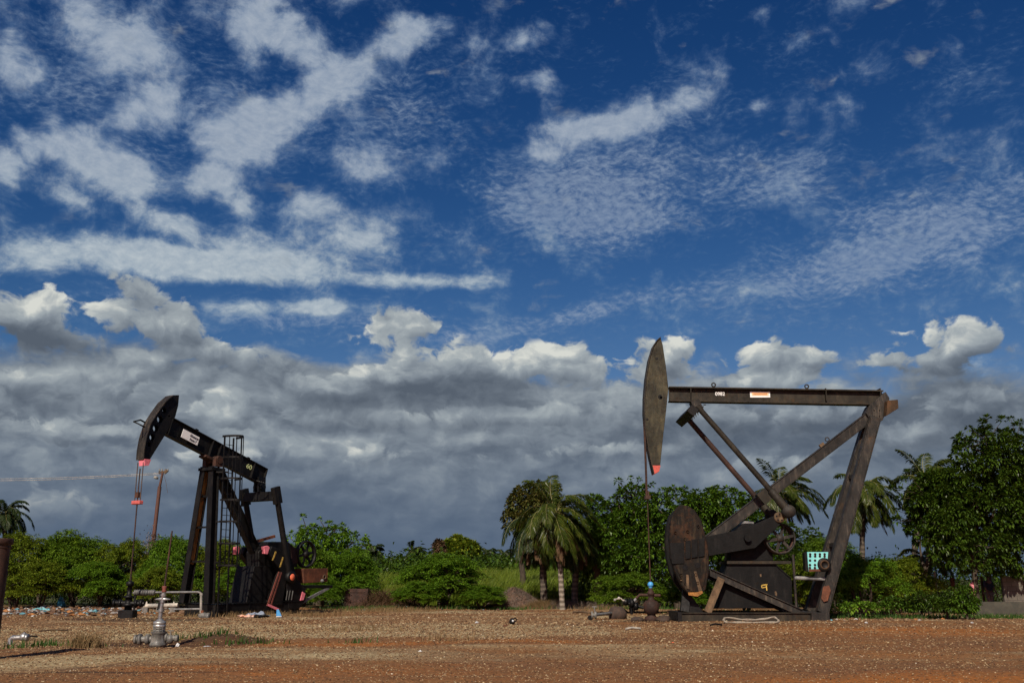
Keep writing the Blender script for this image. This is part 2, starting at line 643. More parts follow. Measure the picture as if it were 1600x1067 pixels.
    cK = nt.mix(nt.mapr(E, 1.0, .1, 0, .9), cK, AIR)
    cH = nt.mix(nt.mapr(E, .85, .05, 0, .85), cH, AIR)
    # ---- put together: blue, thin, high, low
    c = nt.mix(aB, skyc, cB)
    c = nt.mix(aA, c, cA)
    c = nt.mix(aK, c, cK)
    c = nt.mix(aH, c, cH)
    c = nt.vmath('SCALE', c, 2 ** -EXPO)
    bg = nt.n('ShaderNodeBackground')
    bg.inputs[1].default_value = 1.0
    nt.set(bg.inputs[0], c)
    o = nt.n('ShaderNodeOutputWorld')
    nt.t.links.new(bg.outputs[0], o.inputs[0])
# centres and sizes of the cloud banks, surveyed as (column, row, half width, half height, tilt, amount)
HIGH = [(140, 40, 130, 70, -20, .95), (230, 80, 90, 60, -40, .75), (400, 45, 130, 80, -10, 1.0), (480, 80, 80, 50, -30, .7), (640, 52, 85, 38, 10, .85), (570, 105, 110, 45, 20, .85), (500, 150, 90, 50, 30, .6),
        (15, 105, 60, 55, 0, .85), (240, 172, 70, 48, 0, .95), (170, 190, 60, 40, 30, .55), (130, 245, 120, 50, -20, .85), (190, 270, 90, 45, 0, .85), (110, 305, 70, 30, -10, .6), (60, 225, 60, 30, -20, .5),
        (440, 175, 110, 50, 30, .9), (390, 230, 115, 70, 10, 1.0), (330, 290, 90, 34, 0, .8), (350, 150, 70, 24, 0, .45), (10, 255, 55, 60, 0, .9), (570, 240, 100, 48, 10, .5), (600, 270, 90, 30, 10, .4), (690, 245, 40, 30, 0, .3),
        (378, 322, 48, 26, -10, .85), (470, 310, 90, 40, 0, .45), (540, 360, 170, 60, 0, .62), (640, 330, 90, 40, 0, .35), (275, 352, 85, 26, -10, .95), (60, 405, 75, 36, 0, .75), (200, 410, 170, 44, 0, 1.0), (350, 412, 170, 42, 0, 1.0), (480, 425, 190, 36, 0, .7), (660, 440, 170, 16, -5, .75),
        (480, 385, 130, 40, 0, .5), (560, 480, 220, 24, 0, .4), (390, 480, 90, 20, 0, .6), (500, 482, 50, 18, 0, .7), (840, 125, 50, 28, 0, .75), (815, 66, 70, 26, 20, .65), (720, 75, 80, 16, 10, .35), (1245, 66, 50, 34, 20, .45),
        (1190, 20, 60, 20, 10, .3), (1540, 128, 110, 30, 10, .45), (990, 178, 150, 40, 10, .8), (900, 205, 110, 30, 0, .6), (1090, 160, 70, 30, 10, .5), (1185, 165, 30, 14, 0, .5), (860, 240, 110, 26, 0, .5)]
THIN = [(330, 190, 420, 210, 0, .62), (640, 150, 240, 130, 10, .6), (120, 120, 240, 160, 0, .45), (520, 500, 330, 48, 0, 1.0), (160, 462, 190, 30, 0, .6), (760, 530, 260, 40, 0, .7), (1000, 200, 260, 90, 8, .7), (1000, 285, 380, 90, 0, .95), (840, 300, 160, 80, 0, .7), (930, 355, 260, 70, -5, 1.1), (1250, 275, 150, 80, -10, .85), (1400, 390, 330, 120, 10, 1.15), (1230, 440, 200, 50, 10, .7), (1500, 340, 220, 80, 10, .6),
        (1020, 462, 190, 34, 6, .9), (860, 500, 190, 26, 8, .7), (1520, 125, 140, 44, 12, .6), (1560, 235, 110, 30, 10, .45), (600, 250, 160, 70, 0, .4), (1240, 60, 80, 50, 20, .35), (560, 370, 260, 60, 0, .6), (1100, 520, 120, 20, 10, .4)]
HEAP = [(45, 497, 150, 66, 0, 1.1), (225, 478, 100, 60, -10, .8), (320, 545, 120, 40, -20, .8), (640, 512, 105, 44, 0, 1.05), (560, 540, 60, 26, 0, .5), (720, 582, 180, 52, 0, 1.05), (600, 590, 80, 34, 0, .7), (520, 606, 120, 40, 0, .8),
        (870, 572, 105, 50, 0, .95), (950, 592, 90, 40, 0, .7), (1040, 562, 72, 52, 0, 1.1), (1175, 557, 62, 48, 0, .95), (1250, 566, 78, 40, 0, .9), (1205, 600, 120, 30, 0, .8),
        (1475, 540, 105, 52, 0, 1.1), (1375, 566, 48, 18, 0, .7), (1500, 634, 120, 40, 10, .9), (90, 600, 150, 40, 0, .95), (215, 578, 80, 36, 0, 1.1), (345, 640, 64, 50, 0, 1.25), (430, 585, 100, 36, -20, .7),
        (1250, 655, 260, 40, 0, .85), (1050, 640, 160, 36, 0, .8), (850, 648, 170, 36, 0, .85), (660, 652, 150, 34, 0, .8), (470, 655, 150, 34, 0, .75), (120, 668, 190, 34, 0, .85), (1420, 690, 200, 36, 0, .6),
        (300, 715, 240, 26, 0, .6), (620, 712, 200, 26, 0, .6), (930, 705, 220, 28, 0, .6), (70, 790, 100, 46, 0, .7), (190, 745, 160, 24, 0, .4), (1200, 725, 240, 30, 0, .5)]
BANK = [(300, 650, 640, 150, 0, .95), (800, 830, 2200, 290, 0, 2.2), (700, 640, 500, 100, 0, .7), (1250, 700, 700, 110, 0, .7), (600, 500, 120, 22, 0, -.4), (480, 545, 110, 26, -20, -.4), (150, 575, 120, 24, 0, -.3), (1300, 620, 240, 24, 0, -.35), (600, 648, 60, 14, 0, -.7), (390, 480, 120, 24, 0, -.35)]
TONE = [(630, 545, 130, 60, 0, .2), (800, 550, 150, 50, 0, .12), (520, 690, 120, 24, 0, .14), (180, 490, 240, 40, 0, .05), (380, 500, 260, 60, 0, .2), (560, 560, 160, 60, 0, .12), (150, 500, 120, 30, 0, .1), (212, 558, 56, 16, 0, .2), (346, 616, 40, 22, -20, .10), (355, 665, 40, 50, 0, .3), (40, 470, 160, 50, -8, .3), (70, 535, 190, 44, 0, -.42), (250, 470, 90, 50, 0, -.08),
        (640, 512, 110, 40, 0, .16), (700, 605, 240, 44, 0, -.3), (660, 655, 300, 40, 0, -.14), (830, 545, 150, 50, 0, .24), (900, 590, 160, 50, 0, .2), (1055, 550, 70, 60, 0, .22),
        (1180, 545, 60, 50, 0, .28), (1240, 595, 100, 26, 0, .36), (1480, 530, 110, 40, 0, .3), (1470, 580, 150, 44, 0, -.22), (1500, 640, 150, 60, 0, -.3), (1220, 688, 420, 60, 0, -.42), (820, 712, 170, 30, 0, -.2), (95, 655, 150, 36, 0, .14),
        (100, 640, 260, 60, 0, -.16), (480, 690, 160, 26, 0, .14), (850, 680, 160, 40, 0, .12), (400, 790, 900, 70, 0, -.14), (450, 590, 170, 50, -25, -.1), (420, 540, 120, 30, -25, .1), (70, 785, 120, 46, 0, .3),
        (1100, 730, 260, 40, 0, .16), (1430, 670, 80, 40, 20, .3), (130, 590, 140, 40, 0, .18), (980, 740, 500, 40, 0, -.02)]
build_sky()
# ------------------------------------------------------------------ materials of the machines
M = {}
M['old_black'] = mat_steel('weathered_black_steel', (.020, .0175, .0155), (.042, .024, .013), (.085, .07, .055), .45, .7, .62, 1.0, .25)
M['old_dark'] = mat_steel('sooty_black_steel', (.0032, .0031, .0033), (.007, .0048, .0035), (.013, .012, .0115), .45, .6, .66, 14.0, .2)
M['old_brown'] = mat_steel('weathered_brown_steel', (.024, .0195, .0135), (.036, .021, .010), (.010, .0092, .0086), .5, .65, .65, 3.0, .25)
M['horse_brown'] = mat_steel('sun_bleached_brown_steel', (.038, .034, .021), (.028, .021, .012), (.011, .0105, .009), .6, .8, .7, 5.0, .25)
M['black'] = mat_steel('black_painted_steel', (.0055, .005, .005), (.012, .008, .006), (.016, .014, .013), .25, .3, .55, 2.0, .22)
M['black2'] = mat_steel('greasy_black_steel', (.004, .004, .0045), (.009, .006, .005), (.014, .014, .015), .3, .3, .5, 7.0, .22)
M['weight'] = mat_steel('scorched_weight', (.0065, .005, .0038), (.040, .018, .009), (.05, .036, .02), .62, .6, .75, 15.0, .2)
M['rust'] = mat_steel('rusty_steel', (.12, .04, .018), (.065, .02, .009), (.16, .08, .04), .5, .4, .75, 4.0)
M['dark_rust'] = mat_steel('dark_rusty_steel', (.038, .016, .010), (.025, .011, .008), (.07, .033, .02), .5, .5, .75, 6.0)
M['ochre'] = mat_steel('rusted_ochre_steel', (.30, .13, .028), (.12, .05, .02), (.04, .025, .015), .45, .5, .7, 8.0)
M['pink'] = mat_paint('faded_pink_paint', (.72, .20, .25), (.55, .13, .16), .55, 5)
M['red'] = mat_paint('faded_red_paint', (.50, .075, .05), (.36, .06, .045), .6, 6)
M['pinkred'] = mat_paint('pinkish_red_paint', (.52, .11, .10), (.38, .07, .06), .6)
M['orange_red'] = mat_paint('orange_red_paint', (.75, .16, .07), (.6, .12, .06), .5)
M['red_line'] = mat_paint('red_lead_edge', (.17, .042, .028), (.10, .03, .02), .7)
M['yellow'] = mat_paint('faded_yellow_paint', (.52, .34, .06), (.2, .13, .03), .6)
M['lime'] = mat_paint('pale_lime_paint', (.55, .62, .30), (.4, .45, .2), .6)
M['white'] = mat_paint('white_paint', (.8, .8, .79), (.7, .7, .69), .5, 3)
M['ink'] = mat_paint('black_ink', (.03, .03, .03), (.05, .05, .05), .6)
M['orange'] = mat_paint('faded_orange_paint', (.85, .45, .20), (.85, .6, .4), .6)
M['turq'] = mat_paint('turquoise_paint', (.16, .52, .52), (.24, .60, .58), .55, 4)
M['wire'] = mat_paint('steel_cable', (.05, .035, .03), (.09, .05, .035), .6)
M['silver'] = mat_steel('silver_painted_steel', (.26, .265, .27), (.08, .07, .06), (.42, .42, .42), .4, .4, .35, 9.0, .6, metal=.65)
M['dirty_silver'] = mat_steel('oily_silver_steel', (.095, .093, .088), (.03, .024, .018), (.26, .26, .26), .6, .5, .5, 10.0, .5)
M['pipe_white'] = mat_steel('chalky_white_pipe', (.30, .28, .245), (.13, .065, .035), (.15, .13, .115), .25, .4, .6, 11.0)
M['pipe_grey'] = mat_steel('galvanised_pipe', (.15, .15, .15), (.07, .04, .022), (.22, .21, .2), .3, .4, .5, 12.0)
M['blue'] = mat_paint('bright_blue_paint', (.06, .30, .62), (.05, .22, .5), .5)
M['pivot'] = mat_steel('rusty_pivot', (.05, .028, .014), (.075, .035, .014), (.03, .022, .016), .5, .5, .75, 16.0, .25)
M['wood'] = mat_steel('grey_brown_plank', (.10, .066, .04), (.065, .04, .026), (.13, .09, .06), .4, .5, .85, 13.0, .2)

def bolts(mb, pts, axis, r=.025, h=.03):
    for p in pts:
        mb.lathe(p, [(0, h / 2), (r, h / 2), (r, -h / 2)], axis, 6)

def wheel(fr_parent, name, c, r, width, mat, spokes=6, rim=.07, hub=.12, axis=(0, 1, 0), phase=0.2):
    c = Vector(c)
    rimb = MB().lathe(c, [(r, -width / 2), (r, width / 2), (r - rim, width / 2), (r - rim, -width / 2)], axis, 36, closed=True)
    o = rimb.build(name, mat, fr_parent)
    d, s, u = MB.basis(axis, (0, 0, 1))
    sp = MB()
    for k in range(spokes):
        t = 2 * math.pi * k / spokes + phase
        dr = s * math.cos(t) + u * math.sin(t)
        sp.bar(c + dr * hub * .6, c + dr * (r - rim * .8), .05, .13, up=dr.cross(d), wid2=.05, hei2=.09)
    sp.build('spokes', mat, o)
    MB().lathe(c, [(0, width * .62), (hub * .6, width * .62), (hub, width * .4), (hub, -width * .55), (0, -width * .55)], axis, 16).build('hub', mat, o)
    return o

# ------------------------------------------------------------------ right machine: front-mounted beam pump
def right_pump():
    Y0 = ground(1180, 970).y + 1.12
    O = Vector((gx(1062, Y0), Y0, 0))
    fr = Frame(O, 0.0)
    px = fr.px
    root = empty('pumpjack', O, fr.yaw, label='weathered brown-black pumpjack with level walking beam and tall upright horsehead', cat='pumpjack')
    b, br, hb = M['old_black'], M['old_brown'], M['horse_brown']
    # skid
    x0 = px(1066, 968, 1.1).x; x1 = px(1268, 968, 1.1).x; zt = px(1100, 956.5, 1.1).z
    skid = MB()
    for w in (1.05, -1.05):
        skid.ibeam((x0, -w, zt / 2 - .03), (x1, -w, zt / 2 - .03), .16, zt + .06, .03, .03)
    for k in range(6):
        x = x0 + .12 + (x1 - x0 - .24) * k / 5
        skid.bar((x, -.95, zt / 2), (x, .95, zt / 2), .14, zt * .8)
    skid.build('skid', br, root)
    xf0 = px(1263, 973, .75).x; xf1 = px(1291, 973, .75).x
    MB().box(((xf0 + xf1) / 2, 0, .12), (xf1 - xf0, 2.5, .38)).build('foot_block', b, root, bevel=.015)
    MB().box((px(1064.5, 960, 1.1).x - .06, 0, zt / 2), (.14, 2.3, zt + .03)).build('end_plate', M['black'], root)
    # samson post: two raking legs
    for sgn in (1, -1):
        top = px(1367, 652, .32); bot = px(1284, 957, .72)
        top.y *= sgn; bot.y *= sgn
        leg = MB().ibeam(bot, top, .36, .42, .035, .30, up=(1, 0, 0))
        o = leg.build('leg', b, root, bevel=.01)
        if sgn == 1:
            p0 = px(1291, 918, .72); p1 = px(1286, 940, .72); dn = Vector((0, -.183, 0))
            q = MB().prism([(px(u, v, .90).x, px(u, v, .90).z) for u, v in ((1286, 916), (1295, 914), (1298, 922), (1293, 938), (1287, 940), (1283, 934))], -.905, -.92)
            q.build('bare_patch', M['rust'], o)
    cr = MB()
    for v in (742, 850, 905):
        c = px(1366 - (v - 640) * .272, v, .5)
        cr.bar((c.x, -.5, c.z), (c.x, .5, c.z), .10, .14)
    cr.build('cross_member', b, root)
    # front brace
    a = px(1366, 645, 0); e = px(1088, 858, 0)
    brace = MB().ibeam(e, a, .34, .40, .03, .28, up=(-.6, 0, .8))
    bo = brace.build('brace', b, root, bevel=.01)
    sl = px(1196, 774, 0); dv = (a - e).normalized()
    MB().bar(sl - dv * .30, sl + dv * .30, .42, .48, up=(-.6, 0, .8)).build('sleeve', M['old_brown'], bo)
    lg = px(1293, 687, 0) ; nm = Vector((-.6, 0, .8))
    MB().torus(lg + nm * .02, (0, 1, 0), .08, .02, 16, 6).build('lifting_eye', br, bo)
    l2 = px(1284, 694, 0)
    MB().bar(l2 - dv * .12 - nm * .02, l2 + dv * .08 - nm * .02, .12, .12, up=nm).build('lug', M['wood'], bo)
    # front post with its knee plate
    pz = px(1076, 862, 0).z
    post = MB()
    for w in (.85, -.85):
        xa = px(1069, 955, w).x
        post.bar((xa, -w, zt), (xa + .42, -w * .35, pz), .30, .30, up=(1, 0, 0))
        post.prism([(xa - .1, zt), (xa + .72, zt), (xa + .1, zt + .85)], -w - .03, -w + .03)
    post.build('front_post', M['black'], root)
    # walking beam
    A = px(1046, 615, .2); B = px(1381, 621, .2)
    A.y = B.y = 0
    beam = MB().ibeam(A, B, .42, .60, .05, .06)
    ux = (B - A).normalized(); up = Vector((-ux.z, 0, ux.x))
    for u in (1079, 1290, 1375):
        c = px(u, 617, .1); c.y = 0
        beam.bar(c - up * .26, c + up * .26, .40, .03, up=ux)
    beam_o = beam.build('walking_beam', M['old_brown'], root)
    for u, v in ((1115, 602), (1260.5, 604.5)):
        c = px(u, v, 0)
        t = MB().torus(c + Vector((0, 0, .02)), (0, 1, 0), .075, .026, 18, 6)
        t.build('lifting_eye', br, beam_o)
    c = px(1187.5, 616.4, .04)
    yw = -.033 - .012
    h = .115
    sp = []
    pl = MB().bar(c + Vector((-.40, 0, 0)), c + Vector((.40, 0, .0)), .03, .235)
    po = pl.build('sign_plate', M['white'], beam_o)
    MB().bar(c + Vector((-.34, -.018, .02)), c + Vector((.34, -.018, .02)), .012, .12).build('orange_band', M['orange'], po)
    st = MB()
    st.bar(c + Vector((-.28, -.0255, .035)), c + Vector((.28, -.0255, .035)), .006, .012)
    st.bar(c + Vector((-.28, -.0255, .0)), c + Vector((.28, -.0255, .0)), .006, .012)
    st.build('lettering_lines', M['rust'], po)
    me = text_mesh('0982', .24)
    c = px(1125, 615.5, .06)
    o = link('number', me, M['white'], beam_o)
    o.location = c; o.rotation_euler = (math.pi / 2, 0, 0); o.scale = (.82, .85, 1)
    # rear end: end casting and pivot cross shaft
    g = MB().prism(fr.poly([(1358, 634), (1384, 612), (1390, 622), (1386, 640), (1379, 657), (1362, 659), (1353, 645)], .26), -.26, .26)
    g.build('saddle_bracket', b, root, bevel=.01)
    cs = px(1393, 631, .5)
    MB().prism(fr.poly([(1386, 626), (1402, 624.5), (1403, 638), (1384, 650)], .55), -.62, .62).build('pivot_crossbar', M['pivot'], root, bevel=.01)
    bb = MB()
    bolts(bb, [px(u, v, .27) for u, v in ((1366, 641), (1374, 641), (1366, 650), (1374, 650), (1370, 634))], (0, 1, 0))
    bb.build('bolt', br, root)
    # horsehead
    out_pts = [(1032.2, 527), (1027, 531.5), (1021, 540), (1014.4, 561), (1009.7, 590), (1007.2, 620), (1006.9, 645), (1009.7, 678), (1015.2, 711), (1021.8, 739.6),
               (1029.5, 735.5), (1031.7, 727.3), (1036.4, 680.5), (1041, 642), (1044.6, 606), (1040.5, 571), (1035.5, 538)]
    poly = fr.poly(out_pts, .26)
    hh = MB().prism(poly, -.24, .24)
    ho = hh.build('horsehead', hb, root, bevel=.012)
    def inset(i): return poly[i]
    # curved wireline face, proud at both sides
    face = MB()
    arc = poly[0:10]
    for (xa, za), (xb, zb) in zip(arc[:-1], arc[1:]):
        face.bar((xa, 0, za), (xb, 0, zb), .58, .035, up=(-1, 0, 0))
    face.build('wireline_face', br, ho)
    tip = fr.poly([(1018.6, 727), (1021.6, 740.6), (1030, 736.2), (1032.0, 727)], .26)
    MB().prism(tip, -.272, .272).build('red_tip', M['red'], ho)
    hl = MB()
    for u, v in ((1026, 560), (1031.5, 620), (1033, 621), (1011.5, 655), (1026, 727)):
        c = px(u, v, .25)
        hl.disc(c, (0, 1, 0), .05 if v != 620 else .09, .012, 12)
    hl.build('bolt_hole', M['black2'], ho)
    # pitmans, equalizer, crank
    PW = 1.28
    for sgn in (1, -1):
        a = px(1089, 634, PW); m = px(1205, 767, PW); e = px(1232, 799, PW)
        dd = (e - a).normalized()
        for q in (a, m, e): q.y *= sgn
        t = MB().tube([a, m], .105, 14)
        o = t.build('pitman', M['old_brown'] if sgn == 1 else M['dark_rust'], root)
        MB().tube([m - dd * .05, m, e], [.12, .155, .165], 14).build('pitman_socket', M['old_brown'], o)
        MB().lathe(e, [(0, .20), (.14, .20), (.16, .17), (.24, .16), (.25, -.12), (0, -.12)], (0, -sgn, 0), 22).build('wrist_bearing', b, o)
    a = px(1087, 640, 0)
    eq = MB().bar(px(1083, 641, PW + .12), px(1083, 641, PW + .12) * 1 + Vector((0, 2 * PW + .24, 0)), .34, .34, up=(.65, 0, .76))
    # box section with studs
    eo = eq.build('equalizer', M['black'], root, bevel=.01)
    st = MB()
    for k in range(7):
        y = -PW + 2 * PW * k / 6
        for ox, oz in ((-.17, -.10), (.02, -.22), (.18, .0)):
            c = px(1083, 641, 0)
            st.tube([(c.x + ox, y, c.z + oz), (c.x + ox * 1.5, y, c.z + oz * 1.5)], .02, 6)
    st.build('stud', br, eo)
    cb = px(1088, 627, 0)
    MB().bar(cb + Vector((-.1, 0, .0)), cb + Vector((.08, 0, -.42)), .5, .34, up=(1, 0, 0)).build('equalizer_bearing', b, root)
    # gear reducer and its pedestal
    ped = fr.poly([(1138, 880), (1211, 880), (1236, 902), (1237, 950), (1120, 950), (1131, 899)], .62)
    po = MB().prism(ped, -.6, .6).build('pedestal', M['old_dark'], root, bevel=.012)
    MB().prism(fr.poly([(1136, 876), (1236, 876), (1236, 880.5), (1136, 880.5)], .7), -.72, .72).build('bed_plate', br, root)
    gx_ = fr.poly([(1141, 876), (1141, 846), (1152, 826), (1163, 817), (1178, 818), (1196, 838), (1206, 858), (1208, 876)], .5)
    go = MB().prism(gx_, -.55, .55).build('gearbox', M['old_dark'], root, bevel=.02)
    MB().prism(fr.poly([(1160, 818), (1178, 820), (1178, 815), (1164, 813.5)], .3), -.3, .3).build('gearbox_cover', M['pipe_grey'], go)
    ed = MB()
    ed.bar(px(1138, 881, .62), px(1211, 881, .62), .02, .03)
    ed.bar(px(1211, 881, .62), px(1236, 903, .62), .03, .05, up=(0, 1, 0))
    ed.bar(px(1236, 902, .62), px(1237, 949, .62), .03, .05, up=(0, 1, 0))
    ed.build('panel_edge', M['black2'], po)
    # the yellow painted mark
    mk = MB()
    for (u0, v0), (u1, v1) in (((1190, 914), (1199, 912.6)), ((1190, 914), (1190.6, 918)), ((1190.6, 918), (1197, 916.6)), ((1197.2, 912.6), (1198.2, 922))):
        mk.bar(px(u0, v0, .607), px(u1, v1, .607), .008, .038, up=(.4, 0, .9))
    mk.build('painted_mark', M['yellow'], po)
    sp = MB()
    sp.prism(fr.poly([(1210.5, 924), (1212.5, 923), (1214.5, 927), (1213.5, 931), (1211, 929)], .61), -.605, -.609)
    sp.prism(fr.poly([(1187, 897), (1189.5, 896), (1190, 900), (1188, 901)], .61), -.605, -.609)
    sp.build('bare_patch', M['wood'], po)
    # diagonal channel and plank strut in front of the pedestal
    dch = MB().ibeam(px(1108, 893, .8), px(1252, 957, .8), .18, .27, .03, .05, up=(.4, 0, .9))
    dch.build('diagonal_channel', b, root)
    dch = MB().ibeam(px(1108, 893, .8) * 1 + Vector((0, 1.6, 0)), px(1252, 957, .8) + Vector((0, 1.6, 0)), .18, .27, .03, .05, up=(.4, 0, .9))
    dch.build('diagonal_channel', b, root)
    MB().bar(px(1105.5, 956, 1.0), px(1127, 903, 1.0), .08, .27, up=(1, 0, .3)).build('plank_strut', M['wood'], root)
    # sheave
    sc = px(1219, 841, .75)
    so = wheel(root, 'sheave', sc, .58, .16, M['old_black'], 6, .055, .13)
    gv = MB().lathe(sc + Vector((0, .30, 0)), [(.60, -.14), (.60, -.10), (.54, -.07), (.60, -.03), (.54, 0), (.60, .04), (.54, .08), (.60, .12), (.60, .16), (.50, .16), (.50, -.14)], (0, 1, 0), 36, closed=True)
    gv.build('belt_groove', M['dark_rust'], so)
    MB().tube([sc, sc + Vector((0, .75, 0))], .07, 12).build('shaft', b, so)
    # cranks with counterweights
    sh = px(1167.5, 840.7, 1.05)
    MB().tube([(sh.x, -1.2, sh.z), (sh.x, 1.2, sh.z)], .13, 16).build('crank_shaft', M['old_dark'], root)
    crank_pts = [(1068, 844), (1100.7, 838.4), (1164, 825.5), (1209.7, 805.6), (1221.4, 817.3), (1180.4, 856), (1112.5, 867.7), (1068, 874)]
    cp = fr.poly(crank_pts, 1.04)
    wt = [(1046.5, 842), (1048, 815), (1054.5, 797), (1064, 788), (1075, 790), (1086, 797), (1096, 812), (1101, 830), (1107, 858), (1108.5, 890), (1103, 921), (1092, 933), (1079, 931), (1065, 915), (1054, 893), (1048.5, 872)]
    wp = fr.poly(wt, 1.30)
    for sgn in (1, -1):
        pass
        ys = (-.80, -1.04) if sgn == 1 else (.55, .79)
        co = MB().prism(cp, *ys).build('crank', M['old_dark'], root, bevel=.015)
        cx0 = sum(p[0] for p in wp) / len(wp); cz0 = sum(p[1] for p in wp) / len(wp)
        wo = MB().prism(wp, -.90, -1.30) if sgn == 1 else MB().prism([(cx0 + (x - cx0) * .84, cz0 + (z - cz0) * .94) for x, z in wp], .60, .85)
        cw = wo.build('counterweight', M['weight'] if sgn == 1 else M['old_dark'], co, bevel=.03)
        if sgn == 1:
            # inner moulding of the weight, clamp straps and bolts
            cxm = sum(p[0] for p in wp) / len(wp); czm = sum(p[1] for p in wp) / len(wp)
            q = [(cxm + (x - cxm) * .86, czm + (z - czm) * .9) for x, z in wp]
            MB().prism(q, -1.30, -1.325).build('weight_face', M['weight'], cw, bevel=.01)
            pl = MB()
            pl.prism(fr.poly([(1046, 848), (1069, 847), (1069, 880), (1050, 881)], 1.35), -1.327, -1.36)
            pl.prism(fr.poly([(1071, 845), (1079, 843.5), (1079, 872), (1071, 873.5)], 1.37), -1.327, -1.38)
            pl.prism(fr.poly([(1081, 843), (1090, 841.5), (1090, 870), (1081, 871.5)], 1.37), -1.327, -1.38)
            pl.prism(fr.poly([(1092, 841.5), (1101, 839.5), (1101, 868.5), (1092, 870)], 1.37), -1.327, -1.38)
            pl.build('clamp_plate', M['old_dark'], cw, bevel=.008)
            bb = MB()
            bolts(bb, [px(u, v, 1.34) for u, v in ((1055, 832), (1074, 830), (1070, 842), (1068, 855), (1091, 822), (1087, 897), (1064, 898), (1090, 910), (1064, 905))], (0, 1, 0), .05, .06)
            bb.build('bolt', M['wood'], cw)
            hl = MB()
            for u, v in ((1070.5, 886), (1090, 882.5)):
                hl.disc(px(u, v, 1.33), (0, 1, 0), .105, .02, 14)
            hl.build('hole', M['black2'], cw)
            lower = fr.poly([(1076, 929.5), (1090, 931.5), (1098.5, 926), (1097, 922.5), (1088, 925), (1075, 925)], 1.335)
            MB().prism(lower, -1.326, -1.34).build('bare_patch', M['ochre'], cw)
            ln = MB()
            ln.prism(fr.poly([(1084, 892), (1088, 892), (1094, 912), (1097, 922), (1092, 924), (1088, 908)], 1.335), -1.326, -1.333)
            ln.prism(fr.poly([(1072, 897), (1076, 898), (1077, 920), (1073, 919)], 1.335), -1.326, -1.333)
            ln.build('weld_bead', M['wood'], cw)
            wpz = px(1218, 808, 1.06)
            MB().lathe(wpz, [(0, .04), (.06, .04), (.07, .06), (.19, .05), (.21, 0), (.21, -.05)], (0, -1, 0), 18).build('wrist_pin_boss', M['wood'], co)
            hh_ = MB()
            for k in range(5):
                t = 2 * math.pi * k / 5 + .3
                hh_.disc(wpz + Vector((math.cos(t) * .125, -.058, math.sin(t) * .125)), (0, 1, 0), .035, .012, 8)
            hh_.build('hole', M['black2'], co)
            MB().lathe(px(1167.5, 840.7, 1.05), [(0, .03), (.12, .03), (.14, 0), (.14, -.03)], (0, -1, 0), 18).build('shaft_cap', M['old_dark'], co)
    # pipe stand, control panel and motor between pedestal and legs
    ps = MB().tube([px(1244.5, 952, .6), px(1239, 866, .6)], .055, 10)
    ps.build('standpipe', M['old_black'], root)
    MB().tube([px(1241, 902.5, .6), px(1291, 904.5, .6)], .075, 10).build('cross_pipe', M['pipe_grey'], root)
    mc = px(1288, 882, .95)
    mt = MB().lathe(mc, [(0, .02), (.10, .02), (.12, .05), (.24, .05), (.26, 0), (.26, -.5), (0, -.5)], (0, -1, 0), 22)
    mo = mt.build('motor', M['black'], root)
    MB().torus(mc + Vector((0, -.05, 0)), (0, 1, 0), .15, .03, 20, 6).build('motor_cap', M['pivot'], mo)
    # fence of hoop and hanger: bridle and rods
    bridle = MB()
    top = px(1007.6, 655, 0); cb = px(1011.5, 777, 0)
    for s in (-.13, .13):
        bridle.tube([(top.x - .03, s, top.z), (px(1009.3, 700, 0).x - .03, s, px(1009.3, 700, 0).z), (cb.x - .02, s * .8, cb.z)], .028, 6)
    bo = bridle.build('bridle', M['dark_rust'], root)
    MB().box((cb.x, 0, cb.z), (.20, .42, .14)).box((cb.x, 0, cb.z + .16), (.13, .13, .18)).build('carrier_bar', M['dark_rust'], bo)
    rb = px(1016.5, 916, 0)
    MB().tube([(cb.x, 0, cb.z + .5), (rb.x, 0, rb.z - .1)], .022, 8).build('polished_rod', M['dark_rust'], bo)
    return fr, rb
RF, RROD = right_pump()

# the turquoise panel hangs from the legs and is lifted off as one piece
def turq_panel():
    px = RF.px
    a = px(1262, 877, .95); 
    root = empty('control_panel', RF.O + Vector((a.x, a.y, a.z)), 0, label='turquoise perforated panel box with rusty holes mounted beside the pumpjack leg', cat='panel')
    def L(u, v, w): return px(u, v, w) - a
    poly = [(L(u, v, .95).x, L(u, v, .95).z) for u, v in ((1261.5, 862), (1294.5, 862), (1292, 891.5), (1264, 892.5))]
    MB().prism(poly, .02, .30).build('box', M['turq'], root, bevel=.008)
    side = [(L(u, v, .97).x, L(u, v, .97).z) for u, v in ((1257.5, 862.5), (1261.4, 862), (1264, 892.5), (1259.5, 891))]
    MB().prism(side, .04, .34).build('side_plate', M['black'], root)
    hl, rg = MB(), MB()
    for i, u in enumerate((1266, 1273.8, 1281.2, 1288.6)):
        for j, v in enumerate((865.5, 868.9, 875.3, 882.3, 886.8)):
            c = L(u + (v - 875) * -.02, v, .955); c.y = .02
            hl.disc(c + Vector((0, -.004, 0)), (0, 1, 0), .040, .008, 12)
            rg.lathe(c, [(.038, .002), (.05, .002), (.05, -.002)], (0, -1, 0), 12)
    hl.build('hole', M['black2'], root)
    rg.build('rust_ring', M['rust'], root)
    q = [(L(u, v, .95).x, L(u, v, .95).z) for u, v in ((1263.7, 888.8), (1292.2, 888.2), (1292, 891.6), (1264, 892.6))]
    MB().prism(q, .014, .0185).build('rusty_edge', M['rust'], root)
turq_panel()

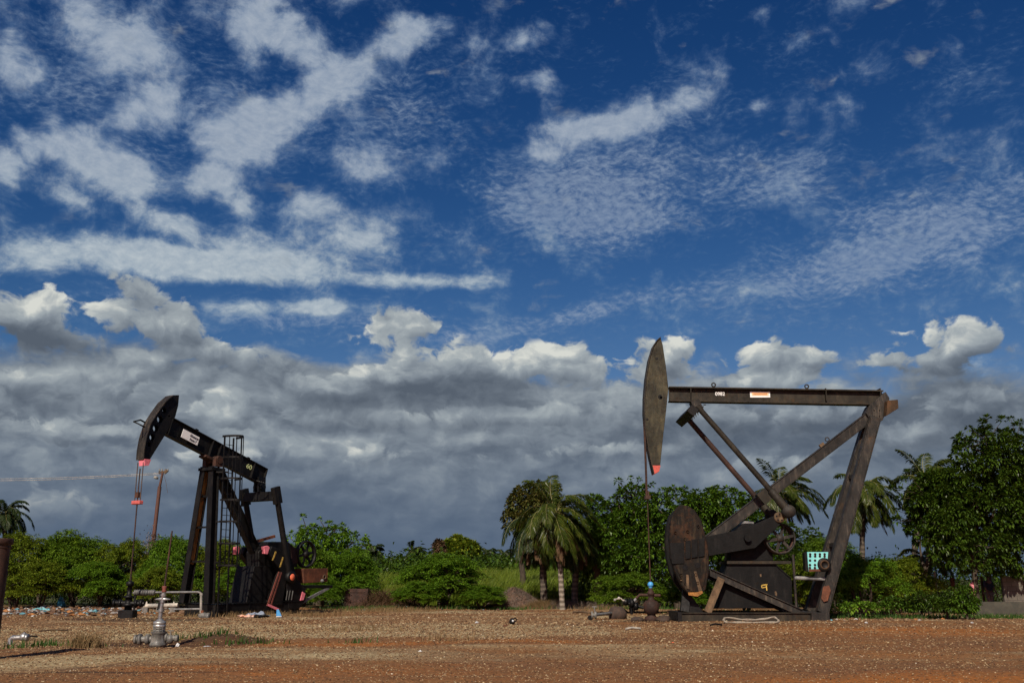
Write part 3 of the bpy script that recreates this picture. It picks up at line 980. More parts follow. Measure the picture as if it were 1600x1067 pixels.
# ------------------------------------------------------------------ left machine: black conventional pump, seen three-quarter from the front
LYAW = R_(58)
def left_pump():
    C = ground(335, 963.5)
    HW = .93
    fr0 = Frame(C, LYAW)
    O = C - fr0.N * HW
    fr = Frame(O, LYAW)
    px = fr.px
    root = empty('pumpjack', O, LYAW, label='black pumpjack with tilted beam, caged ladder and pink-ended counterweights', cat='pumpjack')
    k, g = M['black'], M['black2']
    zt = px(400, 941, HW).z
    x1 = px(468, 950, HW).x
    skid = MB()
    skid.box((x1 / 2, 0, zt / 2 - .02), (x1, HW * 2, zt))
    so = skid.build('skid', k, root, bevel=.02)
    fl = MB()
    for s in (-1, 1):
        fl.bar((-.02, s * HW, zt + .012), (x1 + .02, s * HW, zt + .012), .10, .03)
    fl.bar((-.02, -HW, zt + .012), (-.02, HW, zt + .012), .10, .03)
    for i in range(4):
        x = .5 + (x1 - .8) * i / 3
        fl.box((x, -HW - .015, zt / 2), (.05, .03, zt * .9))
    fl.build('skid_flange', M['black2'], so)
    # samson post
    top = px(331, 733, .0)
    tn = px(334.5, 729, .25); bn = px(326.5, 941, HW - .18)
    bn.z = zt
    for sgn in (1, -1):
        a = Vector((bn.x, -sgn * (HW - .18), zt)); b2 = Vector((tn.x, -sgn * .25, tn.z))
        leg = MB().ibeam(a, b2, .30, .36, .03, .03, up=(1, 0, 0))
        o = leg.build('leg', k, root)
        if sgn == -1:
            # the rusted inner web of the far leg shows ochre
            d = (b2 - a)
            MB().bar(a + d * .28 + Vector((.0, -.03, 0)), a + d * .965 + Vector((.0, -.03, 0)), .012, .29, up=(1, 0, 0)).build('leg_web', M['ochre'], o)
    tb = MB()
    for f in (.30, .55, .78):
        a = Vector((bn.x, -(HW - .18), zt)).lerp(Vector((tn.x, -.25, tn.z)), f)
        tb.bar((a.x, a.y, a.z), (a.x, -a.y, a.z), .08, .08)
    tb.build('cross_member', k, root)
    rt = px(341, 738, 0); rb_ = px(404, 873, 0)
    rl = MB().ibeam(rb_ + (rb_ - rt).normalized() * .25, rt, .34, .42, .03, .03, up=(1, 0, .4))
    rl.build('rear_leg', k, root)
    MB().box(top + Vector((.0, 0, -.02)), (.75, .85, .12)).build('top_plate', k, root)
    sb = px(333, 719, 0)
    MB().tube([(sb.x, -.45, sb.z), (sb.x, .45, sb.z)], .17, 14).box((sb.x, -.32, sb.z - .12), (.42, .2, .34)).box((sb.x, .32, sb.z - .12), (.42, .2, .34)).build('saddle_bearing', M['dark_rust'], root)
    # walking beam
    A = px(264, 664, .15); B = px(416, 745, .15)
    A.y = B.y = 0
    ux = (B - A).normalized(); up = Vector((-ux.z, 0, ux.x))
    bh = abs((px(340, 693, .15) - px(340, 724, .15)).dot(up))
    beam = MB().ibeam(A, B, .26, bh, .04, .05)
    for f in (.02, .42, .50, .86, .995):
        c = A.lerp(B, f)
        beam.bar(c - up * (bh / 2 - .04), c + up * (bh / 2 - .04), .30, .03, up=ux)
    bo = beam.build('walking_beam', k, root)
    MB().bar(A.lerp(B, .455) - up * (bh / 2 + .05) - ux * .45, A.lerp(B, .455) - up * (bh / 2 + .05) + ux * .45, .46, .10, up=up).build('saddle_plate', M['dark_rust'], bo)
    lugs = MB()
    for f in (.26, .80):
        c = A.lerp(B, f) + up * (bh / 2 + .04)
        lugs.bar(c - ux * .07, c + ux * .07, .08, .10, up=up)
    lugs.build('lug', k, bo)
    ang = math.atan2(ux.z, ux.x)
    c = px(297.5, 683, .16)
    Lp = (px(310, 690, .16) - px(285, 676.5, .16)).length
    sg = MB().bar(c - ux * Lp / 2, c + ux * Lp / 2, .02, bh * .46, up=up)
    sgo = sg.build('sign_plate', M['white'], bo)
    for s, dz, dx, sz, wf in (('Numerar', .075, .20, .17, .54), ('Punto 7', -.085, .17, .15, .42)):
        me = text_mesh(s, sz, .003, .3)
        o = link('lettering', me, M['ink'], sgo)
        o.location = c + up * dz + ux * (dx * Lp) + Vector((0, -.015, 0))
        o.rotation_euler = (math.pi / 2, -ang, 0)
        o.scale = (Lp * wf / max(.1, o.dimensions.x), 1, 1)
    me = text_mesh('60', .34, .003)
    o = link('number', me, M['lime'], bo)
    o.location = px(389.3, 729.3, .04); o.rotation_euler = (math.pi / 2, -ang, 0); o.scale = (1.0, .9, 1)
    bb = MB()
    for i in range(5):
        cc = px(402 + i * 3.2, 751 + i * .9, .17)
        bb.lathe(cc, [(0, .02), (.025, .02), (.025, -.02)], (0, 1, 0), 6)
    bb.build('bolt', M['pipe_grey'], bo)
    # horsehead
    hp = [(279.5, 617.5), (268, 618), (255, 629), (243.5, 645), (233, 662), (226, 684), (222.5, 703), (221.5, 718), (228, 727), (233, 719), (261, 674), (273.5, 651), (278, 634)]
    poly = fr.poly([(u + .4, v) for u, v in hp], .12)
    hol = [(px(u, v, .12), r * .95) for u, v, r in ((257, 641, .11), (250, 655, .15), (243.5, 669, .15), (238, 683, .14), (233, 694, .10), (264.5, 650, .05))]
    def punched(name, body, par):
        o = body.build(name, k, par)
        cut = MB()
        for cc, r in hol: cut.tube([(cc.x, -1, cc.z), (cc.x, 1, cc.z)], r, 18)
        cme = bpy.data.meshes.new('cut'); cme.from_pydata(cut.v, [], cut.f); cme.update()
        bmc = bmesh.new(); bmc.from_mesh(cme); bmesh.ops.remove_doubles(bmc, verts=bmc.verts, dist=.001); bmesh.ops.recalc_face_normals(bmc, faces=bmc.faces); bmc.to_mesh(cme); bmc.free()
        co_ = bpy.data.objects.new('cut', cme); COL.objects.link(co_); co_.parent = o.parent
        m = o.modifiers.new('b', 'BOOLEAN'); m.operation = 'DIFFERENCE'; m.object = co_; m.solver = 'EXACT'
        bpy.context.view_layer.update()
        dg = bpy.context.evaluated_depsgraph_get()
        me2 = bpy.data.meshes.new_from_object(o.evaluated_get(dg))
        o.modifiers.clear(); o.data = me2
        bpy.data.objects.remove(co_)
        return o
    ho = punched('horsehead', MB().prism(poly, -.12, -.09), root)
    punched('side_plate', MB().prism(poly, .09, .12), ho)
    back = MB()
    for (xa, za), (xb, zb) in zip(poly[8:] + poly[:1], poly[9:] + poly[:2]):
        back.bar((xa, 0, za), (xb, 0, zb), .175, .03, up=(1, 0, .1))
    back.build('back_plate', k, ho)
    arc = poly[1:8]
    face = MB()
    for (xa, za), (xb, zb) in zip(arc[:-1], arc[1:]):
        face.bar((xa, 0, za), (xb, 0, zb), .46, .03, up=(-1, 0, 0))
    face.build('wireline_face', M['old_black'], ho)
    MB().prism([(x, z) for x, z in fr.poly([(222.0, 717), (222.4, 727.5), (229, 727.5), (232.5, 718)], .1)], -.24, .10).build('pink_tip', M['pink'], ho)
    # wireline guard: small hoop sticking out in front
    gd = MB()
    a1 = px(226, 667, .2); a2 = px(228.5, 661, -.2)
    d1 = px(209, 658.5, .2); d2 = px(219.5, 656, -.2)
    gd.tube([a1, d1, d2, a2], .035, 6)
    gd.build('wire_guard', k, ho)
    # bridle
    tp = px(219.5, 726, .0); cb = px(215.6, 785, .0)
    cb.x = tp.x
    br = MB()
    for s in (-.17, .17):
        br.tube([(tp.x, s, tp.z + .1), (tp.x, s, cb.z)], .022, 6)
    bro = br.build('bridle', M['wire'], root)
    MB().box((cb.x, 0, cb.z), (.2, .5, .15)).build('carrier_bar', M['pinkred'], bro, bevel=.02)
    MB().tube([(cb.x, 0, cb.z + 1.35), (cb.x, 0, cb.z)], .025, 6).box((cb.x, 0, cb.z + .3), (.14, .16, .22)).build('rod_clamp', M['dark_rust'], bro)
    MB().tube([(cb.x, 0, cb.z), (cb.x, 0, .9)], .026, 8).build('polished_rod', M['dark_rust'], bro)
    # equalizer and pitmans
    ec = px(406.5, 776, 0)
    EW = .95
    eq = MB().bar((ec.x, -EW, ec.z), (ec.x, EW, ec.z), .34, .40)
    eqo = eq.build('equalizer', k, root, bevel=.01)
    eb = px(405.5, 761, 0)
    MB().bar((eb.x, -.13, ec.z + .2), (eb.x, -.10, eb.z + .45), .10, .42, up=(1, 0, 0)).bar((eb.x, .13, ec.z + .2), (eb.x, .10, eb.z + .45), .10, .42, up=(1, 0, 0)).tube([(eb.x, -.25, eb.z), (eb.x, .25, eb.z)], .16, 12).build('tail_bearing', M['black2'], root)
    pin = px(452.5, 901.5, EW + .05)
    for sgn in (1, -1):
        tp2 = Vector((ec.x, -sgn * (EW + .05), ec.z + .12)); bt = Vector((pin.x, -sgn * (EW + .05), pin.z))
        dd = (bt - tp2).normalized()
        pit = MB().tube([tp2, bt], [.13, .14], 12)
        po = pit.build('pitman', k, root)
        MB().bar(tp2 - dd * .28, tp2 + dd * .48, .22, .42, up=(1, 0, .2)).build('pitman_head', k, po, bevel=.015)
        MB().lathe(bt, [(0, .18), (.20, .18), (.27, .14), (.27, -.12), (0, -.12)], (0, -sgn, 0), 20).build('wrist_bearing', g, po)
        if sgn == 1:
            MB().lathe(bt, [(0, .215), (.13, .205), (.15, .18)], (0, -1, 0), 18).build('orange_cap', M['orange_red'], po)
    # gear reducer, pedestal
    ped = fr.poly([(396, 884), (432, 884), (446, 942), (383, 942)], .5)
    MB().prism(ped, -.55, .55).build('pedestal', k, root, bevel=.015)
    gb = fr.poly([(405, 886), (405, 862), (420, 846), (452, 846), (466, 860), (466, 886)], .45)
    go = MB().prism(gb, -.42, .42).build('gearbox', k, root, bevel=.03)
    MB().prism(fr.poly([(455, 852), (464, 856), (466, 878), (458, 882)], .5), -.44, -.46).build('rusty_cover', M['dark_rust'], go)
    MB().bar(px(399, 846, 0), px(429, 837.5, 0), .10, .12).build('brake_lever', M['rust'], root)
    # sheave
    sc = px(477.7, 865.6, .42)
    wheel(root, 'sheave', sc, .62, .20, k, 6, .07, .14)
    # motor platform with rust-red motor box
    pl = px(463, 914.5, .75); pr = px(520, 913, .75)
    plz = pl.z
    MB().box(((pl.x + pr.x) / 2, 0, plz - .06), (pr.x - pl.x, 1.5, .14)).build('motor_platform', k, root, bevel=.01)
    MB().bar((pr.x - .25, -.7, plz - .12), (x1 - .2, -.75, zt * .55), .09, .12).bar((pr.x - .25, .7, plz - .12), (x1 - .2, .75, zt * .55), .09, .12).build('platform_brace', M['pipe_grey'], root)
    bx = fr.poly([(474, 888), (512.5, 887.5), (512, 908.5), (475, 911)], .70)
    mb_ = MB().prism(bx, -.70, .05)
    mo = mb_.build('motor_cover', M['rust'], root, bevel=.015)
    kb = px(507, 901, .72)
    MB().torus(kb, (0, 1, 0), .09, .03, 16, 6).build('ring_bolt', M['wood'], mo)
    MB().ball(px(503.5, 907, .75), .09, 10, 6).build('blue_cap', M['pipe_grey'], mo)
    # cranks and counterweights
    CW = .62
    sh = px(440, 874, CW)
    MB().tube([(sh.x, -.95, sh.z), (sh.x, .95, sh.z)], .12, 12).build('crank_shaft', g, root)
    crank = fr.poly([(433, 866), (447, 864), (457, 896), (463, 936), (446, 942), (437, 900)], CW)
    wa = fr.poly([(416, 866), (424, 853), (438, 858), (444, 880), (437, 893), (434, 945), (430, 951), (417, 945), (428, 905), (436, 892), (420, 876)], CW + .2)
    wa = fr.poly([(421, 853), (432, 857), (443, 871), (446, 892), (437.5, 945), (418, 944.5), (436, 893), (415.5, 865)], CW + .2)
    wb = fr.poly([(446, 868), (453, 872), (461, 905), (474, 920), (475, 936), (464, 951), (448, 951), (444, 925)], CW + .2)
    for sgn in (1, -1):
        co = MB().prism(crank, -sgn * CW, -sgn * (CW + .2)).build('crank', g, root, bevel=.01)
        w1 = MB().prism(wa, -sgn * (CW + .02), -sgn * (CW + .36)).build('counterweight', k, co, bevel=.02)
        w2 = MB().prism(wb, -sgn * (CW + .02), -sgn * (CW + .34)).build('counterweight', k, co, bevel=.02)
        e = CW + .36
        def patch(name, pts, mat, par, d0, d1, w=None):
            MB().prism(fr.poly(pts, w or e), -sgn * d0, -sgn * d1).build(name, mat, par)
        # pink painted ends wrap round the weights
        patch('pink_end', [(412.5, 853.5), (418.5, 852.3), (420.8, 855), (417.5, 865.5), (413.5, 864.5)], M['pink'], w1, e - .15, e + .02)
        patch('pink_end', [(419.5, 943), (436, 950.5), (434, 953.6), (417.5, 945.6)], M['pink'], w1, e - .12, e + .02)
        patch('pink_end', [(472.5, 924), (477, 927), (474, 937), (469, 937.5)], M['pink'], w2, CW, e + .01)
        if sgn == 1:
            patch('red_edge', [(435.5, 892.5), (437.3, 893), (419.5, 946), (417, 945)], M['red_line'], w1, e - .02, e + .012)
            patch('red_edge', [(439, 893.5), (440.6, 894), (423.5, 947.5), (421.5, 947)], M['red_line'], w1, e, e + .012)
            patch('yellow_mark', [(430, 861), (432, 862), (427, 874.5), (424.8, 875)], M['yellow'], w1, e, e + .012)
            patch('yellow_mark', [(441.5, 869.5), (443, 870.5), (438.5, 885), (436.5, 885.5)], M['yellow'], w1, e, e + .012)
            ft = MB()
            for u in (447, 451, 455.5):
                ft.bar(px(u + 2.5, 922, CW + .36), px(u, 937, CW + .36), .03, .03)
            ft.build('clamp_bolt', M['dirty_silver'], w2)
    # ladder with safety cage
    w0 = HW + .10
    la = px(341.5, 958, w0); lb = px(353.5, 958, w0)
    ztop = px(350, 680, w0).z
    ld = MB()
    la = Vector((px(340, 960, w0).x, -w0, 0)); lb = Vector((la.x + .50, -w0, 0))
    for q in (la, lb):
        ld.bar((q.x, -w0, 0), (q.x, -w0 + .28, ztop), .055, .055)
    lo = ld.build('ladder', k, root)
    rg = MB()
    n = int(ztop / .3)
    for i in range(n):
        z = .25 + i * .3
        y = -w0 + .28 * z / ztop
        rg.tube([(la.x, y, z), (lb.x, y, z)], .014, 6)
    rg.build('rung', k, lo)
    cg = MB()
    zs = [px(350, v, w0).z for v in (681, 703, 733, 755, 790, 817, 850, 883)]
    zs = [ztop - (ztop - zs[-1]) * i / 6 for i in range(7)]
    for i, z in enumerate(zs):
        y = -w0 + .28 * z / ztop
        pts = []
        for j in range(13):
            t = math.pi * j / 12
            pts.append(((la.x + lb.x) / 2 - math.cos(t) * .38, y - math.sin(t) * .78, z))
        for a_, b_ in zip(pts[:-1], pts[1:]):
            cg.bar(a_, b_, .012, .07 if i else .09)
    for j in (2, 4, 6, 8, 10):
        t = math.pi * j / 12
        p = [((la.x + lb.x) / 2 - math.cos(t) * .38, -w0 + .28 * z / ztop - math.sin(t) * .78, z) for z in (zs[0], zs[-1])]
        cg.bar(p[0], p[1], .04, .014)
    cg.build('safety_cage', k, lo)
    stf = MB()
    for z in (zs[4], zs[1] - .6, 2.2):
        y = -w0 + .28 * z / ztop
        stf.bar(((la.x + lb.x) / 2, y, z), (bn.x + .2, -.3 - .6 * (1 - z / ztop), z), .05, .06)
    stf.build('ladder_bracket', k, lo)
    return fr, Vector((cb.x, 0, 0))
LF, LROD = left_pump()
# ------------------------------------------------------------------ ground
def vnoise(x, y, s, seed=0):
    """smooth value noise on numpy arrays"""
    r = np.random.default_rng(100 + seed)
    tab = r.random((256, 256))
    x = np.asarray(x, float) / s; y = np.asarray(y, float) / s
    xi = np.floor(x).astype(int); yi = np.floor(y).astype(int)
    fx = x - xi; fy = y - yi
    fx = fx * fx * (3 - 2 * fx); fy = fy * fy * (3 - 2 * fy)
    g = lambda a, b: tab[a & 255, b & 255]
    return (g(xi, yi) * (1 - fx) * (1 - fy) + g(xi + 1, yi) * fx * (1 - fy) + g(xi, yi + 1) * (1 - fx) * fy + g(xi + 1, yi + 1) * fx * fy)

WX, WY = ground(247, 1005).x, ground(247, 1005).y
def hgt(x, y):
    x = np.asarray(x, float); y = np.asarray(y, float)
    near = np.clip((y - 8) / 6, 0, 1) * np.clip((75 - y) / 20, 0, 1)
    h = (vnoise(x, y * 1.8, 4.5, 1) - .5) * .10 + (vnoise(x, y * 1.6, 1.3, 2) - .5) * .05 + (vnoise(x, y, .45, 3) - .5) * .025
    h = h * near
    # worn hollow round the near wellhead, with a low spoil heap beside it
    h = h - .07 * np.exp(-(((x - WX - .3) / 2.2) ** 2 + ((y - WY) / .9) ** 2))
    g = ground(347, 1000)
    h = h + .16 * np.exp(-(((x - g.x) / .8) ** 2 + ((y - g.y - .3) / .5) ** 2))
    return h

def axis(lo, hi, st, far, g=1.25):
    a = list(np.arange(lo, hi + 1e-6, st))
    s = st
    while a[-1] < far:
        s *= g; a.append(a[-1] + s)
    s = st
    b = [lo]
    while b[-1] > -far:
        s *= g; b.append(b[-1] - s)
    return np.array(b[1:][::-1] + a)
xs = axis(-27, 27, .22, 9000)
ys = axis(13, 56, .22, 9000)
Xg, Yg = np.meshgrid(xs, ys)
Zg = hgt(Xg, Yg)
nx, ny = len(xs), len(ys)
idx = np.arange(nx * ny).reshape(ny, nx)
quads = np.stack([idx[:-1, :-1], idx[:-1, 1:], idx[1:, 1:], idx[1:, :-1]], -1).reshape(-1, 4)
me = mesh_np('ground', np.stack([Xg, Yg, Zg], -1).reshape(-1, 3), quads, True)

def ground_mat():
    m, nt = new_mat('red_brown_gravel_earth')
    P = nt.n('ShaderNodeNewGeometry').outputs['Position']
    P = nt.mapping(P, scale=(1, 1, 0))
    str_ = nt.mapping(P, scale=(.35, 1.0, 1))
    n1 = nt.noise(str_, .32, 5, .6)
    n2 = nt.noise(nt.mapping(P, (5, 9, 0), scale=(.4, 1, 1)), .8, 6, .65, .5)
    n3 = nt.noise(P, 6, 6, .7)
    def blob(u, v, rx, ry, rot=0):
        g = ground(u, v)
        return nt.blob(P, (g.x, g.y), (rx, ry), rot)
    # gravelled yard: grey-buff chippings over red earth
    gr = nt.math('ADD', nt.math('MULTIPLY', n1, 1.0), nt.math('MULTIPLY', nt.math('SUBTRACT', n2, .5), .5))
    for u, v, rx, ry, a in ((480, 985, 9, 6, .55), (120, 985, 6, 5, .5), (700, 985, 6, 6, .35), (60, 1040, 4, 3, .3), (500, 1050, 7, 1.6, .15), (1100, 1010, 6, 3, .16), (960, 985, 7, 5, .15)):
        gr = nt.math('MULTIPLY_ADD', blob(u, v, rx, ry), a, gr)
    for u, v, rx, ry, a in ((1000, 1000, 14, 4, -.12), (1300, 1000, 10, 5, -.3), (300, 1050, 8, 2.2, -.35), (800, 1066, 12, 1.8, -.35), (620, 1002, 9, 1.6, -.4), (1300, 978, 9, 4, -.25), (1260, 1045, 9, 3, -.45)):
        gr = nt.math('MULTIPLY_ADD', blob(u, v, rx, ry), a, gr)
    fg = nt.mapr(gr, .42, .72)
    earth = nt.mix(nt.mapr(n2, .35, .65), (.20, .09, .031), (.145, .07, .031))
    earth = nt.mix(nt.mapr(n1, .55, .7, 0, .6), earth, (.095, .046, .027))
    # orange wheel-worn sand
    og = nt.math('MULTIPLY', nt.math('SUBTRACT', n2, .5), 1.2)
    for u, v, rx, ry, a in ((800, 1066, 16, 2.2, .34), (380, 1045, 8, 1.6, .45), (1350, 985, 9, 4.5, .7), (640, 1003, 12, 1.3, .65), (1500, 1060, 5, 3, .5), (600, 952, 8, 3, .8), (1000, 1010, 14, 1.5, .35)):
        og = nt.math('MULTIPLY_ADD', blob(u, v, rx, ry), a, og)
    earth = nt.mix(nt.mapr(og, .15, .6), earth, (.27, .098, .021))
    vo = nt.vor(P, 22)
    sc = nt.n('ShaderNodeSeparateColor'); nt.set(sc.inputs[0], vo[1])
    chips = nt.ramp(sc.outputs[0], [(0, (.19, .13, .065)), (.35, (.31, .24, .13)), (.7, (.40, .33, .19)), (1, (.48, .41, .26))])
    c = nt.mix(nt.math('MULTIPLY', fg, .9), earth, chips)
    c = nt.mix(nt.mapr(n3, .3, .75, 0, .45), c, (.07, .045, .03))
    n4 = nt.noise(nt.mapping(P, scale=(1, .8, 1)), 11, 5, .75)
    c = nt.mix(1.0, c, nt.ramp(n4, [(.3, (.5, .48, .46)), (.5, (1, 1, 1)), (.7, (1.55, 1.55, 1.5))]), 'MULTIPLY')
    # oily, damp soil round the wells and along the old track
    oil = None
    for u, v, rx, ry, a in ((262, 1002, 3.4, 1.1, 1.5), (203, 969, 4.0, 1.5, 1.2), (1015, 968, 2.6, 1.5, 1.5), (860, 974, 6, 2.2, .5), (350, 1000, 1.6, .7, 1.2), (150, 968, 6, 1.2, .55), (90, 1052, 6, .35, .9), (250, 1040, 4, .3, .7), (100, 976, 5, 1.4, .6)):
        b_ = nt.math('MULTIPLY', blob(u, v, rx, ry), a)
        oil = b_ if oil is None else nt.math('ADD', oil, b_)
    trk = None
    for u0, v0, u1, v1, wd, am in ((-60, 1060, 300, 1026, .22, 1.0), (-60, 1050, 420, 1029, .18, .8), (0, 966, 340, 966, .6, .8), (0, 976, 250, 971, .5, .6), (520, 1012, 1120, 1000, .3, .6), (700, 986, 1050, 969, .5, .7),
                                   (1050, 990, 1620, 984, .35, .5), (1100, 1012, 1620, 1002, .25, .45), (400, 1062, 900, 1052, .12, .45)):
        p, q = ground(u0, v0), ground(u1, v1)
        m_ = (p + q) / 2; dd = q - p
        b_ = nt.math('MULTIPLY', nt.blob(P, (m_.x, m_.y), (dd.length * .62, wd), math.atan2(dd.y, dd.x)), am)
        trk = b_ if trk is None else nt.math('ADD', trk, b_)
    trk = nt.mapr(nt.math('MULTIPLY_ADD', nt.math('SUBTRACT', n2, .5), .9, trk), .12, .6)
    c = nt.mix(nt.math('MULTIPLY', trk, .62), c, (.075, .042, .024))
    oil = nt.mapr(nt.math('ADD', oil, nt.math('MULTIPLY', nt.math('SUBTRACT', n2, .5), .9)), .25, .75)
    c = nt.mix(nt.math('MULTIPLY', oil, .8), c, (.038, .024, .016))
    # weedy verge under the bushes
    y = nt.sep(P)[1]
    gv = nt.mapr(nt.math('ADD', y, nt.math('MULTIPLY', nt.math('SUBTRACT', n1, .5), 8)), 58, 66)
    c = nt.mix(gv, c, (.05, .055, .02))
    hb = nt.math('ADD', nt.math('MULTIPLY', vo[0], .6), nt.math('MULTIPLY', n3, .8))
    out(nt, principled(nt, c, .92, 0, nt.bump(hb, .7, .03), .15))
    return m
GROUND_M = ground_mat()
ground_o = link('ground', me, GROUND_M, kind='structure')

# ------------------------------------------------------------------ loose stones: a countless scatter on the ground
def scatter_stones(n, box, smin, smax, name, mat, thr=0.0, seed=1, power=2.2):
    r = np.random.default_rng(seed)
    x = r.uniform(box[0], box[1], n); t = r.random(n)
    y = box[2] * (box[3] / box[2]) ** t
    lim = np.abs(x) < y * .56 + 1
    d = vnoise(x * .5, y, 2.5, 11) * .7 + vnoise(x, y, .8, 12) * .3
    zone = .30 + .10 * (y < 24)
    for u_, v_, a_, b_, w_ in ((480, 985, 9, 5, .75), (120, 985, 6, 5, .7), (720, 985, 6, 5, .35), (60, 1040, 4, 3, .35), (1000, 1030, 8, 3, .2)):
        g_ = ground(u_, v_)
        zone = zone + w_ * np.exp(-((x - g_.x) / a_) ** 2 - ((y - g_.y) / b_) ** 2)
    keep = lim & (d > r.random(n) * .8 + thr - .15) & (r.random(n) < zone)
    x, y = x[keep], y[keep]
    n = len(x)
    s = (smin + (smax - smin) * r.random(n) ** power) * np.clip(y / 21, .85, 1.9)
    z = hgt(x, y)
    base = np.array([(1, 0, 0), (0, 1, 0), (-1, 0, 0), (0, -1, 0), (0, 0, 1), (0, 0, -1)], float)
    fc = np.array([(0, 1, 4), (1, 2, 4), (2, 3, 4), (3, 0, 4), (1, 0, 5), (2, 1, 5), (3, 2, 5), (0, 3, 5)])
    V = base[None] * s[:, None, None] * r.uniform(.6, 1.25, (n, 6, 1))
    V += r.normal(0, .18, V.shape) * s[:, None, None]
    V[:, :, 2] *= .65
    a = r.uniform(0, 6.28, n); ca, sa = np.cos(a), np.sin(a)
    X = V[:, :, 0] * ca[:, None] - V[:, :, 1] * sa[:, None]
    Y = V[:, :, 0] * sa[:, None] + V[:, :, 1] * ca[:, None]
    V[:, :, 0] = X + x[:, None]; V[:, :, 1] = Y + y[:, None]; V[:, :, 2] += (z + s * .18)[:, None]
    Fq = (fc[None] + (np.arange(n) * 6)[:, None, None]).reshape(-1, 3)
    me = mesh_np(name, V.reshape(-1, 3), Fq)
    return link(name, me, mat, kind='stuff', label='loose gravel strewn over the reddish yard', cat='gravel')
stone_m = mat_island('gravel_stones', [(0, (.065, .034, .018)), (.24, (.14, .076, .036)), (.44, (.22, .14, .07)), (.62, (.10, .054, .027)), (.74, (.28, .20, .11)), (.88, (.17, .10, .05)), (.955, (.38, .30, .18)), (.994, (.58, .52, .40))], .85, .25)
scatter_stones(460000, (-26, 26, 14.5, 52), .009, .026, 'gravel', stone_m, .06, 1, 1.8)

# ------------------------------------------------------------------ foliage
def leaf_quads(P, D, L, Wd, up=None, droop=.15, r=None):
    """one kite-shaped leaf per row: base P, direction D"""
    n = len(P)
    D = D / np.linalg.norm(D, axis=1, keepdims=True)
    if up is None:
        up = np.tile([0, 0, 1.0], (n, 1))
    S = np.cross(D, up); S /= np.linalg.norm(S, axis=1, keepdims=True) + 1e-9
    U = np.cross(S, D)
    L = np.asarray(L).reshape(-1, 1); Wd = np.asarray(Wd).reshape(-1, 1)
    mid = P + D * L * .5 + U * L * .06
    tip = P + D * L - U * L * droop - np.array([0, 0, 1.0]) * L * droop * .6
    V = np.stack([P, mid + S * Wd * .5, tip, mid - S * Wd * .5], 1)
    return V.reshape(-1, 3)

def quads_for(n): return np.arange(n * 4).reshape(-1, 4)

def sph(r, n):
    v = r.normal(size=(n, 3))
    return v / np.linalg.norm(v, axis=1, keepdims=True)

def limb_mesh(mb, a, b, r0, r1, bend, rr, n=6):
    a, b = Vector(a), Vector(b)
    L = (b - a).length
    off = Vector((rr.uniform(-1, 1), rr.uniform(-1, 1), rr.uniform(-.2, .6))) * bend * L
    pts = [a.lerp(b, t) + off * (4 * t * (1 - t)) * .5 for t in (0, .25, .5, .75, 1)]
    mb.tube(pts, r0, n, False, r1)
    return pts

def broadleaf(rng_seed, lobes, trunk_h, trunk_r, n_clump, leaf=(.17, .085), clump_r=.27, per=15, stalks=(), leafmat=None, barkmat=None, root=None, name='crown', lean=(0, 0), inner=.25):
    """lobes: (x,y,z,rx,ry,rz) in tree space; leaves sit in rosettes at the twig ends"""
    r = np.random.default_rng(rng_seed); rr = random.Random(rng_seed)
    lob = np.array(lobes, float)
    n_clump = int(n_clump * 1.08)
    vol = (lob[:, 3] * lob[:, 4] * lob[:, 5]) ** .75
    pick = r.choice(len(lob), n_clump, p=vol / vol.sum())
    d = sph(r, n_clump)
    rad = np.where(r.random(n_clump) < inner, r.uniform(.2, .8, n_clump), r.uniform(.8, 1.06, n_clump))
    C = lob[pick, :3] + d * lob[pick, 3:6] * rad[:, None]
    ax = d * np.array([1, 1, .8]) + np.array([0, 0, .55])
    ok = C[:, 2] > .35
    C, ax = C[ok], ax[ok]
    for s in stalks:
        C = np.vstack([C, [s]]); ax = np.vstack([ax, [(0, 0, 1.0)]])
    ax /= np.linalg.norm(ax, axis=1, keepdims=True)
    m = len(C)
    sc = r.uniform(.75, 1.25, m)
    Cq = np.repeat(C, per, 0); aq = np.repeat(ax, per, 0); sq = np.repeat(sc, per)
    D = sph(r, m * per) + aq * .75
    D /= np.linalg.norm(D, axis=1, keepdims=True)
    P = Cq + D * (clump_r * .30 * sq)[:, None]
    L = leaf[0] * sq * r.uniform(.8, 1.25, m * per); Wd = leaf[1] * sq * r.uniform(.8, 1.2, m * per)
    V = leaf_quads(P, D, L, Wd, droop=.22)
    me = mesh_np('leaves', V, quads_for(m * per))
    o = link(name, me, leafmat, root)
    tb = MB()
    top = Vector((lean[0], lean[1], trunk_h))
    limb_mesh(tb, (0, 0, -.1), top, trunk_r, trunk_r * .7, .1, rr, 9)
    for l in lob:
        c = Vector(l[:3])
        p = limb_mesh(tb, top * rr.uniform(.75, 1), c, trunk_r * .55, trunk_r * .22, .16, rr, 7)
        for i in range(7):
            q = sph(r, 1)[0] * l[3:6] * .8
            limb_mesh(tb, p[rr.choice((2, 3, 4))], c + Vector(q), trunk_r * .2, trunk_r * .06, .15, rr, 5)
    for s in stalks:
        b = min((Vector(l[:3]) + Vector((0, 0, l[5] * .5)) for l in lob), key=lambda c: (c - Vector(s)).length)
        limb_mesh(tb, b, s, trunk_r * .14, trunk_r * .06, .06, rr, 5)
    tb.build('trunk', barkmat, root)
    return o

